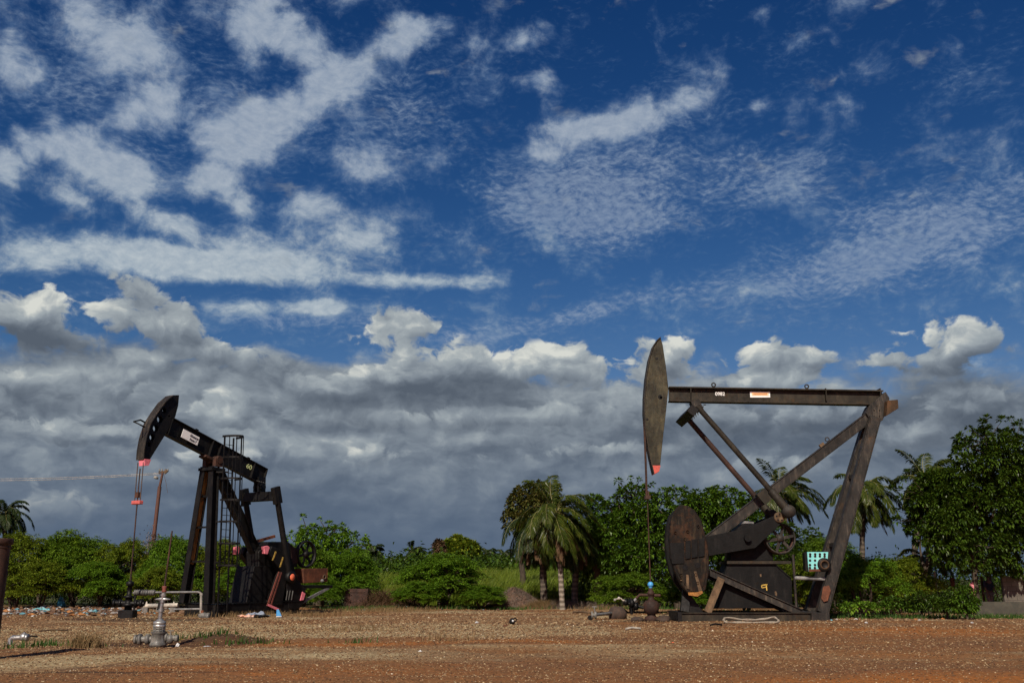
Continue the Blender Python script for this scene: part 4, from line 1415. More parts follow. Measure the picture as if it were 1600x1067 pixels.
def mesquite_meshes(seed, rx, ry, h, n_spray, spray_len=.95, n_pin=26, pin=(.17, .035), flat=.25, z0=.12):
    """spreading thorn tree: feathery sprays in drooping tiers"""
    r = np.random.default_rng(seed)
    nd = 30
    dc = sph(r, nd); dc[:, 2] = np.abs(dc[:, 2]) * 1.3 - .42
    dc = dc * np.array([rx, ry, h * .5]) * r.uniform(.6, .92, nd)[:, None] + np.array([0, 0, h * .40])
    dc[0] = (0, 0, h * .62)
    dr = r.uniform(.42, 1.0, nd) * rx * .32
    dr[0] = rx * .4
    pk = r.choice(nd, n_spray, p=dr ** 2 / (dr ** 2).sum())
    d = sph(r, n_spray)
    d[:, 2] = np.where(d[:, 2] < -.25, -d[:, 2], d[:, 2])
    rad = np.where(r.random(n_spray) < .12, r.uniform(.4, .8, n_spray), r.uniform(.85, 1.05, n_spray))
    c = dc[pk] + d * (dr[pk] * rad)[:, None] * np.array([1, 1, .72])
    c[:, 2] = np.clip(c[:, 2], z0, h * .97)
    out_d = d * np.array([1, 1, .35]) + r.normal(0, .45, (n_spray, 3)) * np.array([1, 1, .35])
    out_d[:, 2] += .10
    out_d /= np.linalg.norm(out_d, axis=1, keepdims=True)
    k = np.arange(n_pin)
    t = (k // 2 + .5) / (n_pin / 2)
    side = np.where(k % 2 == 0, 1.0, -1.0)
    L = spray_len * r.uniform(.6, 1.25, n_spray)
    S = np.cross(out_d, [0, 0, 1.0]); S /= np.linalg.norm(S, axis=1, keepdims=True) + 1e-9
    P = c[:, None] + out_d[:, None] * (L[:, None] * (t[None] - .35))[:, :, None]
    P[:, :, 2] -= (t[None] ** 2 * L[:, None] * .35)
    P += r.normal(0, .035, P.shape)
    D = S[:, None] * side[None, :, None] + out_d[:, None] * .7 + r.normal(0, .28, P.shape)
    D[:, :, 2] -= .25
    n = n_spray * n_pin
    V = leaf_quads(P.reshape(-1, 3), D.reshape(-1, 3), pin[0] * r.uniform(.7, 1.4, n), pin[1] * r.uniform(.8, 1.5, n), droop=.12)
    crown = mesh_np('mesquite_leaves', V, quads_for(n))
    rr = random.Random(seed)
    tb = MB()
    for i in range(4):
        a = rr.uniform(0, 6.28)
        e = Vector((math.cos(a) * rx * .45, math.sin(a) * ry * .45, h * rr.uniform(.45, .6)))
        p = limb_mesh(tb, (rr.uniform(-.15, .15), rr.uniform(-.15, .15), -.1), e, .09, .05, .3, rr, 6)
        for j in range(5):
            q = c[rr.randrange(n_spray)]
            if (Vector(q) - e).length < max(rx, h) * 1.0:
                limb_mesh(tb, p[rr.choice((2, 3, 4))], q, .04, .012, .2, rr, 5)
    me = bpy.data.meshes.new('mesquite_trunk')
    me.from_pydata(tb.v, [], tb.f)
    me.update()
    return crown, me

def frond(V, r, base, az, el, L, droop, lw, nseg=26, wind=0.0, leaf_l=.62, hang=.36):
    """a coconut frond: rib curve with two rows of hanging leaflets; returns rib points"""
    d = np.array([math.cos(az) * math.cos(el), math.sin(az) * math.cos(el), math.sin(el)])
    p = np.array(base, float)
    pts = [p.copy()]
    st = L / nseg
    for i in range(nseg):
        d = d + np.array([wind * .035, 0, -droop / nseg * (1 + 1.2 * i / nseg)])
        d /= np.linalg.norm(d)
        p = p + d * st
        pts.append(p.copy())
    pts = np.array(pts)
    tang = np.gradient(pts, axis=0); tang /= np.linalg.norm(tang, axis=1, keepdims=True)
    S = np.cross(tang, [0, 0, 1.0]); nS = np.linalg.norm(S, axis=1, keepdims=True)
    S = np.where(nS > .05, S / (nS + 1e-9), np.array([math.sin(az), -math.cos(az), 0]))
    U = np.cross(S, tang)
    for i in range(3, nseg + 1):
        f = i / nseg
        ll = leaf_l * (math.sin(math.pi * (f * .86 + .10)) ** .7) * r.uniform(.85, 1.1)
        for sd_ in (-1, 1):
            for sub in (0, .33, .66):
                q = pts[i] - tang[i] * st * sub
                dd = S[i] * sd_ * .8 + tang[i] * .75 + U[i] * .12 - np.array([0, 0, hang]) * r.uniform(.6, 1.3) + np.array([wind * .25, 0, 0]) + r.normal(0, .09, 3)
                dd /= np.linalg.norm(dd)
                sdv = np.cross(dd, U[i] + r.normal(0, .25, 3)); sdv /= np.linalg.norm(sdv) + 1e-9
                m_ = q + dd * ll * .55
                tp = q + dd * ll - np.array([0, 0, ll * .28])
                V.extend((q - sdv * lw * .3, m_ - sdv * lw * .5, tp, m_ + sdv * lw * .5))
    return pts

def palm(seed, root, trunk_pts, r0, r1, n_fr, L, leafmat, barkmat, deadmat=None, dead=0, wind=0.0, el_rng=(-.35, 1.35), droop=1.5, lw=.062, leaf_l=.66, az_bias=None):
    r = np.random.default_rng(seed)
    top = np.array(trunk_pts[-1], float)
    tb = MB()
    P = [Vector(p) for p in trunk_pts]
    fine = []
    m = 14
    for i in range(m + 1):
        f = i / m * (len(P) - 1)
        k = min(int(f), len(P) - 2)
        fine.append(P[k].lerp(P[k + 1], f - k))
    tb.tube(fine, [r0 * 1.35 if i == 0 else r0 + (r1 - r0) * i / m + (.012 if i % 2 else 0) for i in range(m + 1)], 10)
    tb.build('trunk', barkmat, root)
    V = []; ribs = MB()
    for i in range(n_fr):
        f = (i + .5) / n_fr
        az = i * 2.39996 + r.uniform(-.2, .2)
        el = el_rng[1] + (el_rng[0] - el_rng[1]) * f ** .9 + r.uniform(-.12, .12)
        Lf = L * r.uniform(.85, 1.08) * (.8 + .2 * math.sin(math.pi * f))
        pts = frond(V, r, top + np.array([math.cos(az), math.sin(az), .3]) * r1 * .6, az, el, Lf, droop * r.uniform(.8, 1.2), lw, 24, wind, leaf_l)
        ribs.tube([Vector(p) for p in pts[::4]], .028, 5, False, .006)
    me = mesh_np('fronds', np.array(V), quads_for(len(V) // 4))
    o = link('crown', me, leafmat, root)
    ribs.build('frond_rib', M['rib'], o)
    if dead:
        V = []
        for i in range(dead):
            az = r.uniform(0, 6.28)
            frond(V, r, top + np.array([math.cos(az), math.sin(az), -.3]) * r1, az, r.uniform(-1.25, -.7), L * r.uniform(.6, .9), .5, lw * .8, 18, wind * .4, leaf_l * .7, 1.2)
        link('dead_fronds', mesh_np('dead_fronds', np.array(V), quads_for(len(V) // 4)), deadmat, root)
    nuts = MB()
    for i in range(6):
        a = r.uniform(0, 6.28)
        nuts.ball(Vector(top) + Vector((math.cos(a) * .22, math.sin(a) * .22, -.12 - r.uniform(0, .15))), .11, 8, 6)
    nuts.build('coconuts', M['nut'], root)

M['rib'] = mat_paint('palm_rib', (.16, .15, .04), (.10, .09, .03), .5)
M['nut'] = mat_paint('coconut_husk', (.13, .12, .03), (.12, .07, .03), .6)
M['bark'] = mat_bark('grey_brown_bark', (.035, .027, .02), (.08, .062, .045))
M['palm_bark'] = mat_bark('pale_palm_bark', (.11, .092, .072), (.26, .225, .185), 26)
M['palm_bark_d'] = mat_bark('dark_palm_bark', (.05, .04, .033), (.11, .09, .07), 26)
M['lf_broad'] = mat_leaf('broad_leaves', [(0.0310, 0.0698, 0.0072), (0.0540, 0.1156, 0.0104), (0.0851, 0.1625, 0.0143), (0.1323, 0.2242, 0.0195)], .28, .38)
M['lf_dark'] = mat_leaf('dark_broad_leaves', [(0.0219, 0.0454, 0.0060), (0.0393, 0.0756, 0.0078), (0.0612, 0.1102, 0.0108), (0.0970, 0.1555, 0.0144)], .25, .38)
M['lf_brown'] = mat_leaf('browning_leaves', [(0.0375, 0.0570, 0.0105), (0.0675, 0.0760, 0.0154), (0.1125, 0.0950, 0.0210), (0.1350, 0.1140, 0.0315)], .2, .6)
M['lf_mesq'] = mat_leaf('mesquite_leaves', [(0.0634, 0.1242, 0.0108), (0.1057, 0.1914, 0.0151), (0.1593, 0.2587, 0.0194), (0.2323, 0.3363, 0.0248)], .35, .5)
M['lf_mesq_y'] = mat_leaf('yellowing_mesquite_leaves', [(0.0688, 0.1101, 0.0096), (0.1266, 0.1786, 0.0144), (0.1953, 0.2488, 0.0173), (0.3906, 0.3397, 0.0259)], .35, .5)
M['lf_bright'] = mat_leaf('bright_mesquite_leaves', [(0.0624, 0.1379, 0.0120), (0.1069, 0.2149, 0.0156), (0.1648, 0.2963, 0.0216), (0.2317, 0.3669, 0.0312)], .4, .5)
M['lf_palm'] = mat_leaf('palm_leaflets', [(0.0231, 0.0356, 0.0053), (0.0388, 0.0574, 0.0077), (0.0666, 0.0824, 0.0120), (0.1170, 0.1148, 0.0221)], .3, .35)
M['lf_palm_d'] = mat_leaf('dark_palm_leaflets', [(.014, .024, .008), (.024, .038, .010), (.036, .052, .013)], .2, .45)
M['lf_palm_y'] = mat_leaf('yellow_palm_leaflets', [(.07, .09, .015), (.13, .14, .02), (.22, .19, .03)], .35, .4)
M['lf_dead'] = mat_leaf('dead_fronds', [(.06, .035, .02), (.11, .065, .035), (.16, .10, .055)], .15, .8)
M['reed'] = mat_leaf('reed_blades', [(0.0666, 0.1015, 0.0094), (0.1081, 0.1544, 0.0144), (0.1682, 0.2138, 0.0238), (0.2403, 0.2614, 0.0475)], .35, .5)
M['dry_grass'] = mat_leaf('dry_grass', [(.16, .10, .045), (.24, .16, .08), (.32, .23, .12)], .3, .8)
M['weed'] = mat_leaf('weed_leaves', [(.025, .06, .012), (.045, .095, .018), (.07, .13, .022)], .3, .5)
M['twig'] = mat_leaf('dry_twigs', [(.09, .07, .055), (.15, .12, .10), (.21, .17, .145)], .1, .9)

def tree_root(name, u, Y, **k):
    return empty(name, (gx(u, Y), Y, float(hgt(gx(u, Y), Y)) if Y < 60 else 0.0), 0, **k)
def zof(u, v, Y): return at(u, v, Y).z

# mesquite thicket: a few grown shapes, copied with turns and sizes of their own
MQ = [mesquite_meshes(s, 2.6, 2.2, 4.0, 1250, .7, 24, (.15, .05)) for s in (1, 2, 3, 4)]
for i, (a, b) in enumerate(MQ):
    a.materials.append(M['lf_mesq']); b.materials.append(M['bark'])
MQY = MQ[0][0].copy(); MQY.materials[0] = M['lf_mesq_y']
MQB = [m[0].copy() for m in MQ[1:3]]
for m in MQB: m.materials[0] = M['lf_bright']
MQV = {}
for k_ in range(4):
    for nm_ in ('lf_mesq', 'lf_mesq_y', 'lf_bright'):
        q_ = MQ[k_][0].copy(); q_.materials[0] = M[nm_]; MQV[k_, nm_] = q_
def mesquite(u, Y, halfpx, vtop, k, label, mesh=None, group='thorn trees round the yard', name='mesquite_tree', depth=1.0):
    root = tree_root(name, u, Y, label=label, cat='tree', group=group)
    w = halfpx / ppm(Y); h = zof(u, vtop, Y)
    a, b = MQ[k % 4]
    s = (w / 2.75, w / 2.75 * depth, h / 3.55)
    rz = random.uniform(0, 6.28)
    for nm, me_ in (('crown', mesh or a), ('trunk', b)):
        o = link(nm, me_, None, root)
        # turn first, then size, so that the crown keeps its width across the view
        o.matrix_basis = Matrix.Diagonal((*s, 1)) @ Matrix.Rotation(rz, 4, 'Z')
    return root
HEDGE = 'thorn trees in the hedge behind the left pumpjack'
mesquite(22, 57, 72, 826, 0, 'yellow-flecked mesquite at the far left end behind the rusty post', MQY, HEDGE)
mesquite(112, 58.5, 78, 827, 1, 'broad mesquite above the blue bag in the litter strip', MQV[1, 'lf_mesq'], HEDGE)
mesquite(192, 58, 58, 838, 2, 'mesquite behind the bridle cables of the black pumpjack', MQV[2, 'lf_mesq_y'], HEDGE)
mesquite(262, 57.5, 60, 836, 3, 'flat-topped mesquite behind the thin upright pipe of the silver wellhead', MQV[3, 'lf_bright'], HEDGE)
mesquite(335, 58.5, 62, 842, 1, 'mesquite showing through the front legs and ladder of the black pumpjack', MQV[1, 'lf_mesq_y'], HEDGE)
mesquite(405, 59, 60, 838, 0, 'mesquite behind the black pumpjack gearbox and counterweights', MQV[0, 'lf_bright'], HEDGE)
mesquite(470, 57, 62, 850, 2, 'mesquite directly behind the spoked wheel of the black pumpjack', None, HEDGE)
mesquite(540, 57.5, 60, 856, 3, 'bright mesquite at the right end of the hedge above the rusty metal box', MQB[0], HEDGE)
mesquite(60, 55, 62, 874, 2, 'low front mesquite over the left part of the litter strip', MQY, HEDGE)
mesquite(155, 55.5, 60, 878, 3, 'low front mesquite between the blue bag and the dark well', MQV[3, 'lf_bright'], HEDGE)
mesquite(245, 55, 52, 880, 0, 'low front mesquite just behind the silver wellhead', MQV[0, 'lf_mesq_y'], HEDGE)
mesquite(375, 55.5, 58, 885, 1, 'low bright mesquite between the ladder and the black pedestal', MQB[1], HEDGE)
mesquite(505, 55, 46, 898, 2, 'low mesquite below the rust-red motor cover', MQB[0], HEDGE)
mesquite(690, 55.6, 86, 863, 1, 'large rounded bright green mesquite standing alone amid the reeds', MQB[0], 'thorn bushes amid the reeds', depth=1.0)
mesquite(655, 53.5, 48, 906, 2, 'small bright bush in front of the large round mesquite', MQB[1], 'thorn bushes amid the reeds')
mesquite(752, 53.5, 44, 912, 3, 'small bush right of the large round mesquite near the brown mound', MQB[1], 'thorn bushes amid the reeds')
mesquite(985, 46.5, 66, 893, 2, 'low spreading acacia bush just behind the right wellhead', None, 'low acacias behind the right pumpjack')
mesquite(1075, 47.5, 52, 902, 3, 'low acacia bush behind the big brown counterweight', MQV[3, 'lf_bright'], 'low acacias behind the right pumpjack')
mesquite(1165, 47, 60, 888, 0, 'acacia bush seen under the diagonal channel of the right pumpjack', None, 'low acacias behind the right pumpjack')
mesquite(1262, 46, 62, 868, 1, 'acacia bush behind the turquoise panel', MQV[1, 'lf_mesq_y'], 'low acacias behind the right pumpjack')
mesquite(1345, 44.5, 76, 858, 2, 'bright tiered acacia bush right of the raking legs', MQB[0], 'low acacias behind the right pumpjack')
mesquite(1300, 50, 66, 838, 3, 'taller acacia below the palm behind the raking legs', None, 'low acacias behind the right pumpjack')
mesquite(1415, 47, 58, 866, 1, 'olive acacia between the two coconut palms on the right', MQY, 'low acacias behind the right pumpjack')

# broad-leaved trees
def broad(u, Y, lobes_px, vtrunk, trunk_px, n, label, mat='lf_broad', stalks_px=(), leaf=(.19, .11), clump=.30, per=22, seed=1, cat='tree', name='broadleaf_tree', inner=.25, group=None, depth=.9):
    root = tree_root(name, u, Y, label=label, cat=cat, group=group)
    o = root.location
    lob = []
    r = random.Random(seed)
    for (lu, lv, ru, rv) in lobes_px:
        dy = r.uniform(-.6, .6)
        p = at(lu, lv, Y + dy) - o
        k = ppm(Y)
        lob.append((p.x, p.y, p.z, ru / k, ru / k * depth, rv / k))
    st = [tuple(at(a, b, Y + r.uniform(-.6, .3)) - o) for a, b in stalks_px]
    broadleaf(seed, lob, zof(u, vtrunk, Y) - o.z, trunk_px / ppm(Y), n, leaf, clump, per, st, M[mat], M['bark'], root, inner=inner)
    return root
G1 = 'broad-leaved trees behind the right pumpjack'
broad(935, 55, [(935, 815, 42, 34), (905, 850, 34, 34), (945, 870, 42, 40), (925, 790, 22, 16)], 890, 7, 420, 'broad-leaved tree with browning top just right of the leaning coconut palm', seed=11, group=G1)
broad(992, 54, [(990, 795, 36, 38), (965, 830, 36, 32), (1015, 830, 40, 36), (985, 868, 46, 34)], 890, 8, 520, 'broad-leaved tree with tufts on bare stalks behind the right polished rod', seed=12, group=G1,
      stalks_px=[(966, 752), (985, 747), (999, 750), (975, 768), (960, 778), (1012, 762), (950, 788), (1020, 757)])
broad(1062, 53, [(1060, 800, 46, 36), (1098, 798, 34, 30), (1030, 835, 40, 36), (1085, 840, 46, 40), (1060, 875, 52, 34)], 895, 8, 560, 'bright broad-leaved tree behind the top of the big counterweight', seed=13, group=G1,
      stalks_px=[(1035, 768), (1052, 762), (1070, 764), (1083, 768)])
broad(1140, 54, [(1135, 800, 44, 34), (1105, 795, 34, 30), (1165, 815, 40, 34), (1120, 835, 44, 36), (1165, 860, 52, 36)], 890, 8, 560, 'bright broad-leaved tree behind the front brace of the right pumpjack', seed=14, group=G1,
      stalks_px=[(1105, 767), (1120, 763), (1136, 765), (1150, 770)])
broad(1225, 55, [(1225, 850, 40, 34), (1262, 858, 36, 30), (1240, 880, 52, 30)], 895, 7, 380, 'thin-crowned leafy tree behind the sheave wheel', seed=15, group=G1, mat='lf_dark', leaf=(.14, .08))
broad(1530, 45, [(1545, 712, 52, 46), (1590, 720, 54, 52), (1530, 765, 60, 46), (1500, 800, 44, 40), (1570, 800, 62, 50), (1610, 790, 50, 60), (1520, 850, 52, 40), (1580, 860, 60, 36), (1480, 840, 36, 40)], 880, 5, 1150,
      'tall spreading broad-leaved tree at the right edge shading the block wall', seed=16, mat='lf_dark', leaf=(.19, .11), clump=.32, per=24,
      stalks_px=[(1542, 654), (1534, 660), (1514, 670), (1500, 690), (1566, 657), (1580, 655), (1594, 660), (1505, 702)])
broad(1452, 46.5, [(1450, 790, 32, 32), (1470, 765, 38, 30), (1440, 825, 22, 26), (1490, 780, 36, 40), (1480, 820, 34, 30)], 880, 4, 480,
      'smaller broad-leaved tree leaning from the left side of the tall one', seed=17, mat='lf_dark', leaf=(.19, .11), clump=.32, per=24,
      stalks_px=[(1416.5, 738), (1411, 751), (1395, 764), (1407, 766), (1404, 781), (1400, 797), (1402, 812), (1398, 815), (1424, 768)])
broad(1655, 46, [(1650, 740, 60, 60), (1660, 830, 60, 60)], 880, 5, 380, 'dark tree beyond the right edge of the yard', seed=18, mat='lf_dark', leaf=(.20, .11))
broad(495, 62, [(480, 850, 40, 26), (510, 840, 34, 22), (545, 856, 34, 26), (500, 880, 60, 26)], 905, 7, 420, 'leafy tree with upright leaf tufts above the black pumpjack wheel', seed=19, mat='lf_bright', leaf=(.20, .10),
      stalks_px=[(473, 808), (500, 812), (491, 822), (513, 818), (524, 826), (535, 822), (480, 830), (508, 830)])
broad(815, 64, [(822, 790, 30, 30), (812, 815, 26, 22), (845, 775, 34, 22)], 880, 6, 330, 'brown-leaved tree behind the leaning coconut palm', seed=20, mat='lf_brown', leaf=(.22, .11), clump=.34)
broad(712, 105, [(705, 862, 22, 13), (728, 858, 18, 11), (715, 850, 14, 10)], 885, 3, 260, 'distant rounded tree with olive crown on the horizon', seed=21, mat='lf_mesq_y', leaf=(.42, .24), clump=.6, name='distant_tree')
broad(690, 98, [(686, 858, 8, 12)], 885, 2, 60, 'distant thin-leaved brownish tree left of the rounded one on the horizon', seed=22, mat='lf_dead', leaf=(.3, .12), clump=.5, name='distant_tree')

# coconut palms
def place_palm(u, vc, Y, ub, label, seed, L, n=20, wind=.6, mat='lf_palm', bark='palm_bark_d', dead=0, r=(.16, .11), vb=None, **k):
    root = tree_root('coconut_palm', ub, Y, label=label, cat='palm')
    p = at(u, vc, Y) - root.location
    mid = Vector((p.x * .35, p.y * .4, p.z * .5))
    palm(seed, root, [(0, 0, -.2), mid, p], r[0], r[1], n, L, M[mat], M[bark], M['lf_dead'], dead, wind, **k)
    return root
place_palm(869, 800, 52, 879, 'leaning coconut palm with pale trunk and hanging fronds beside the brown mound', 31, 3.2, 30, 1.0, 'lf_palm', 'palm_bark', 12, (.14, .11), el_rng=(-1.0, 1.4), droop=1.5)
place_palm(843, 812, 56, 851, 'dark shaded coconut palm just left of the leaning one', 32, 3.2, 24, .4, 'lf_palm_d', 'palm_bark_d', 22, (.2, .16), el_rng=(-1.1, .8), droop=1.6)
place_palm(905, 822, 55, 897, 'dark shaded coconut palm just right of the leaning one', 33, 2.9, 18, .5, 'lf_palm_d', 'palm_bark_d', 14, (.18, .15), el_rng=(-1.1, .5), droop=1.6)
place_palm(1224, 772, 58, 1236, 'coconut palm behind the crossing of pitman and brace', 34, 2.8, 24, .9, 'lf_palm', 'palm_bark_d', 3, el_rng=(-.5, 1.4), droop=1.5)
place_palm(1348, 770, 54, 1350, 'coconut palm behind the raking legs of the right pumpjack', 35, 2.75, 24, .25, 'lf_palm', 'palm_bark_d', 4, el_rng=(-.6, 1.3), droop=1.7)
place_palm(1449, 752, 52, 1423, 'coconut palm rising behind the smaller broad-leaved tree on the right', 36, 2.3, 20, .8, 'lf_palm', 'palm_bark_d', 10, el_rng=(-.2, 1.45), droop=1.1)
place_palm(1447, 872, 50, 1449, 'young coconut palm with yellowing fronds below the taller palm', 37, 1.7, 13, .3, 'lf_palm_y', 'palm_bark_d', 0, (.12, .1), el_rng=(-.2, 1.2), droop=1.3, leaf_l=.45)
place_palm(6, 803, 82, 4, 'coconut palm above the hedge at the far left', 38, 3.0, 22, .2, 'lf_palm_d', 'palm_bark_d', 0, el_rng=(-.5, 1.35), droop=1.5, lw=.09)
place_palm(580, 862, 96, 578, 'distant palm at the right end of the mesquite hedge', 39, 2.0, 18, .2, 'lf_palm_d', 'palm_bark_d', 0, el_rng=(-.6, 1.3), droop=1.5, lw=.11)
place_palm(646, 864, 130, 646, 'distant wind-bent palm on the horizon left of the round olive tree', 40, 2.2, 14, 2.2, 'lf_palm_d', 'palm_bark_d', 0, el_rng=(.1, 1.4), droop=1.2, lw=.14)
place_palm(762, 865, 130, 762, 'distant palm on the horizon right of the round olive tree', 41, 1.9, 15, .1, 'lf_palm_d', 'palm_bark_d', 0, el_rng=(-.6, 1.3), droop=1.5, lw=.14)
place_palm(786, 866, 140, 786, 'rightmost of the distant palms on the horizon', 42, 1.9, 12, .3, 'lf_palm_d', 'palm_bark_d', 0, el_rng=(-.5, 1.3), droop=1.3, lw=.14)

# far wood on the horizon, one dark mass
def far_wood():
    r = np.random.default_rng(77)
    n = 4200
    u = r.uniform(540, 1010, n)
    Y = r.uniform(84, 150, n)
    x = gx(u, Y)
    top = 1.7 + 1.5 * vnoise(x, Y, 6, 41) + .8 * vnoise(x, Y, 2.2, 42) + (Y - 84) * .014
    z = top * r.uniform(.05, 1, n) ** .6
    per = 14
    P = np.repeat(np.stack([x, Y, z], -1), per, 0) + r.normal(0, .45, (n * per, 3))
    D = sph(r, n * per) + np.array([0, -.2, .4])
    V = leaf_quads(P, D, r.uniform(.3, .6, n * per), r.uniform(.16, .3, n * per), droop=.2)
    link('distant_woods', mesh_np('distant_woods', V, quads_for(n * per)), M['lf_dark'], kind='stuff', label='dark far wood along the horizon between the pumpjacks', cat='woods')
    # scrub filling the gaps behind the hedges
    n = 5200
    u = np.where(r.random(n) < .5, r.uniform(-160, 590, n), r.uniform(890, 1800, n))
    Y = np.where(u < 700, r.uniform(61, 66, n), r.uniform(56, 61, n))
    x = gx(u, Y)
    top = 2.0 + 1.3 * vnoise(x, Y, 3, 43)
    z = top * r.uniform(.02, 1, n)
    P = np.repeat(np.stack([x, Y, z], -1), per, 0) + r.normal(0, .3, (n * per, 3))
    V = leaf_quads(P, sph(r, n * per) + np.array([0, -.2, .4]), r.uniform(.14, .28, n * per), r.uniform(.07, .13, n * per), droop=.2)
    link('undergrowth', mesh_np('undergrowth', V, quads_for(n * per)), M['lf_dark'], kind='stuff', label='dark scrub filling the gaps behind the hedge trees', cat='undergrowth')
far_wood()

def blades(x, y, h, wid, lean, r, seg=3, z=None):
    n = len(x)
    a = r.uniform(0, 6.28, n)
    sx, sy = np.cos(a), np.sin(a)
    lx = lean[0] + r.normal(0, lean[2], n); ly = lean[1] + r.normal(0, lean[2], n)
    z = hgt(x, y) if z is None else z
    V = np.zeros((n, 2 * seg + 1 + 1, 3))
    for i in range(seg):
        t = i / seg
        w = wid * (1 - t * .6) / 2
        for s, k in ((-1, 0), (1, 1)):
            V[:, 2 * i + k, 0] = x + s * sx * w + lx * h * t * t
            V[:, 2 * i + k, 1] = y + s * sy * w + ly * h * t * t
            V[:, 2 * i + k, 2] = z + h * t * (1 - .15 * t)
    for k, s in ((0, -1), (1, 1)):
        V[:, 2 * seg + k, 0] = x + lx * h + s * sx * wid * .05
        V[:, 2 * seg + k, 1] = y + ly * h + s * sy * wid * .05
        V[:, 2 * seg + k, 2] = z + h * .85
    q = np.array([[2 * i, 2 * i + 1, 2 * i + 3, 2 * i + 2] for i in range(seg)])
    Fq = (q[None] + (np.arange(n) * (2 * seg + 2))[:, None, None]).reshape(-1, 4)
    return V.reshape(-1, 3), Fq

def reeds():
    r = np.random.default_rng(5)
    n = 26000
    u = r.uniform(566, 935, n); Y = np.where(u < 650, r.uniform(56.5, 78, n), r.uniform(60, 82, n))
    x = gx(u, Y)
    h = (1.25 + .6 * vnoise(x, Y, 2.5, 51) + (Y - 58) * .05) * r.uniform(.7, 1.1, n)
    V, Fq = blades(x, Y, h, .055, (.22, 0, .13), r, 3, np.zeros(n))
    link('tall_grass', mesh_np('tall_grass', V, Fq), M['reed'], kind='stuff', label='tall wind-bent green reeds between the two pumpjacks', cat='reeds')
reeds()

def grass_patch(name, label, cat, spots, mat, hh, wid, n, lean=(.1, 0, .3), seed=1, kind='stuff', group=None):
    """spots: (u, v, half width m, half depth m)"""
    r = np.random.default_rng(seed)
    xs_, ys_ = [], []
    for u, v, a, b in spots:
        g = ground(u, v)
        k = int(n * a * b)
        q = r.normal(0, .5, (k, 2))
        xs_.append(g.x + q[:, 0] * a); ys_.append(g.y + q[:, 1] * b)
    x = np.concatenate(xs_); y = np.concatenate(ys_)
    h = hh * r.uniform(.4, 1.15, len(x))
    V, Fq = blades(x, y, h, wid, lean, r, 2)
    return link(name, mesh_np(name, V, Fq), mat, kind=kind, label=label, cat=cat, group=group)
grass_patch('dry_grass', 'thin dry straw grass along the back edge of the yard', 'grass',
            [(600, 955, 3, 1.5), (470, 962, 2.6, .8), (360, 963, 2.2, .8), (900, 948, 2.2, 1.0), (960, 952, 2, 1), (560, 988, 1.6, .3), (1130, 962, 1.5, .5), (820, 949, 1.5, .6), (690, 1000, 1.2, .3)], M['dry_grass'], .28, .02, 260, seed=3)
grass_patch('weeds', 'low green weeds at the foot of the bushes', 'weeds',
            [(640, 951, 4, 1.6), (740, 951, 4, 1.2), (555, 953, 2, 1), (1000, 952, 2.5, 1.2), (1300, 966, 3, 1.2), (1380, 966, 3.5, 1.2), (1560, 966, 3, 1.2), (1150, 958, 3, .8), (880, 946, 3, 1.2), (1230, 960, 2.5, 1),
             (80, 1006, 1.1, .35), (270, 997, .7, .4), (330, 999, .9, .3), (390, 1002, 1.0, .25), (560, 1001, .5, .2), (30, 1012, .8, .3)], M['weed'], .22, .035, 240, seed=4)
grass_patch('dry_tuft', 'tall straw-coloured tuft between the white valve and the silver wellhead', 'grass tuft', [(135, 1012, .42, .22)], M['dry_grass'], .42, .016, 4200, (.05, 0, .22), 6, 'thing')

# brown mound, brushwood row and dead bushes
def mound():
    g = ground(803, 950.5)
    k = 36
    c = 1.35
    r = random.Random(3)
    vs, fs = [], []
    nr = 9
    for i in range(nr + 1):
        f = i / nr
        for j in range(k):
            t = 2 * math.pi * j / k
            rad = f * (1.45 + .25 * math.sin(t * 2 + 1) + .12 * math.sin(t * 5))
            hh = 1.0 * (1 - f ** 1.35) * (1 + .1 * math.sin(t * 3)) + r.uniform(-.05, .05) * (i > 0)
            vs.append((math.cos(t) * rad * 1.05, math.sin(t) * rad * .8, max(hh, -.05) if f < 1 else -.08))
    for i in range(nr):
        for j in range(k):
            j2 = (j + 1) % k
            fs.append((i * k + j, (i + 1) * k + j, (i + 1) * k + j2, i * k + j2))
    mb = MB(); mb.add(vs, fs, True)
    root = empty('mound', (g.x, g.y + .8, 0), 0, label='brown heap of earth and dead brush in front of the leaning palm', cat='mound')
    mb.build('earth_heap', mat_paint('heap_earth', (.13, .075, .05), (.07, .045, .035), .95, 4), root)
    rn = np.random.default_rng(9)
    n = 3800
    f = rn.random(n) ** .6; t = rn.uniform(0, 6.28, n)
    x = np.cos(t) * f * 1.55; y = np.sin(t) * f * 1.15
    z = 1.0 * (1 - f ** 1.35)
    V, Fq = blades(x, y, rn.uniform(.08, .26, n), .016, (.1, 0, .9), rn, 2, z)
    link('dead_brush', mesh_np('dead_brush', V, Fq), M['twig'], root)
mound()
def brush(u, v, a, b, h, n, label, seed, mat='twig', name='dead_bush', cat='dead bush', wid=.018):
    g = ground(u, v)
    r = np.random.default_rng(seed)
    q = r.normal(0, .45, (n, 2))
    x = q[:, 0] * a; y = q[:, 1] * b
    hh = h * r.uniform(.4, 1.1, n) * np.exp(-(q ** 2).sum(1) * .8)
    V, Fq = blades(x, y, hh, wid, (.15, 0, .55), r, 3, np.zeros(n))
    link(name, mesh_np(name, V, Fq), M[mat], None, (g.x, g.y, 0), label=label, cat=cat)
brush(845, 951, 1.1, .5, .62, 1500, 'pale dry grass clump right beside the brown mound', 21, 'dry_grass', 'dry_grass_clump', 'grass clump')
brush(880, 951, 1.2, .5, .66, 1600, 'grey brushwood clump at the foot of the leaning palm', 22, 'twig', 'brush_clump', 'brushwood')
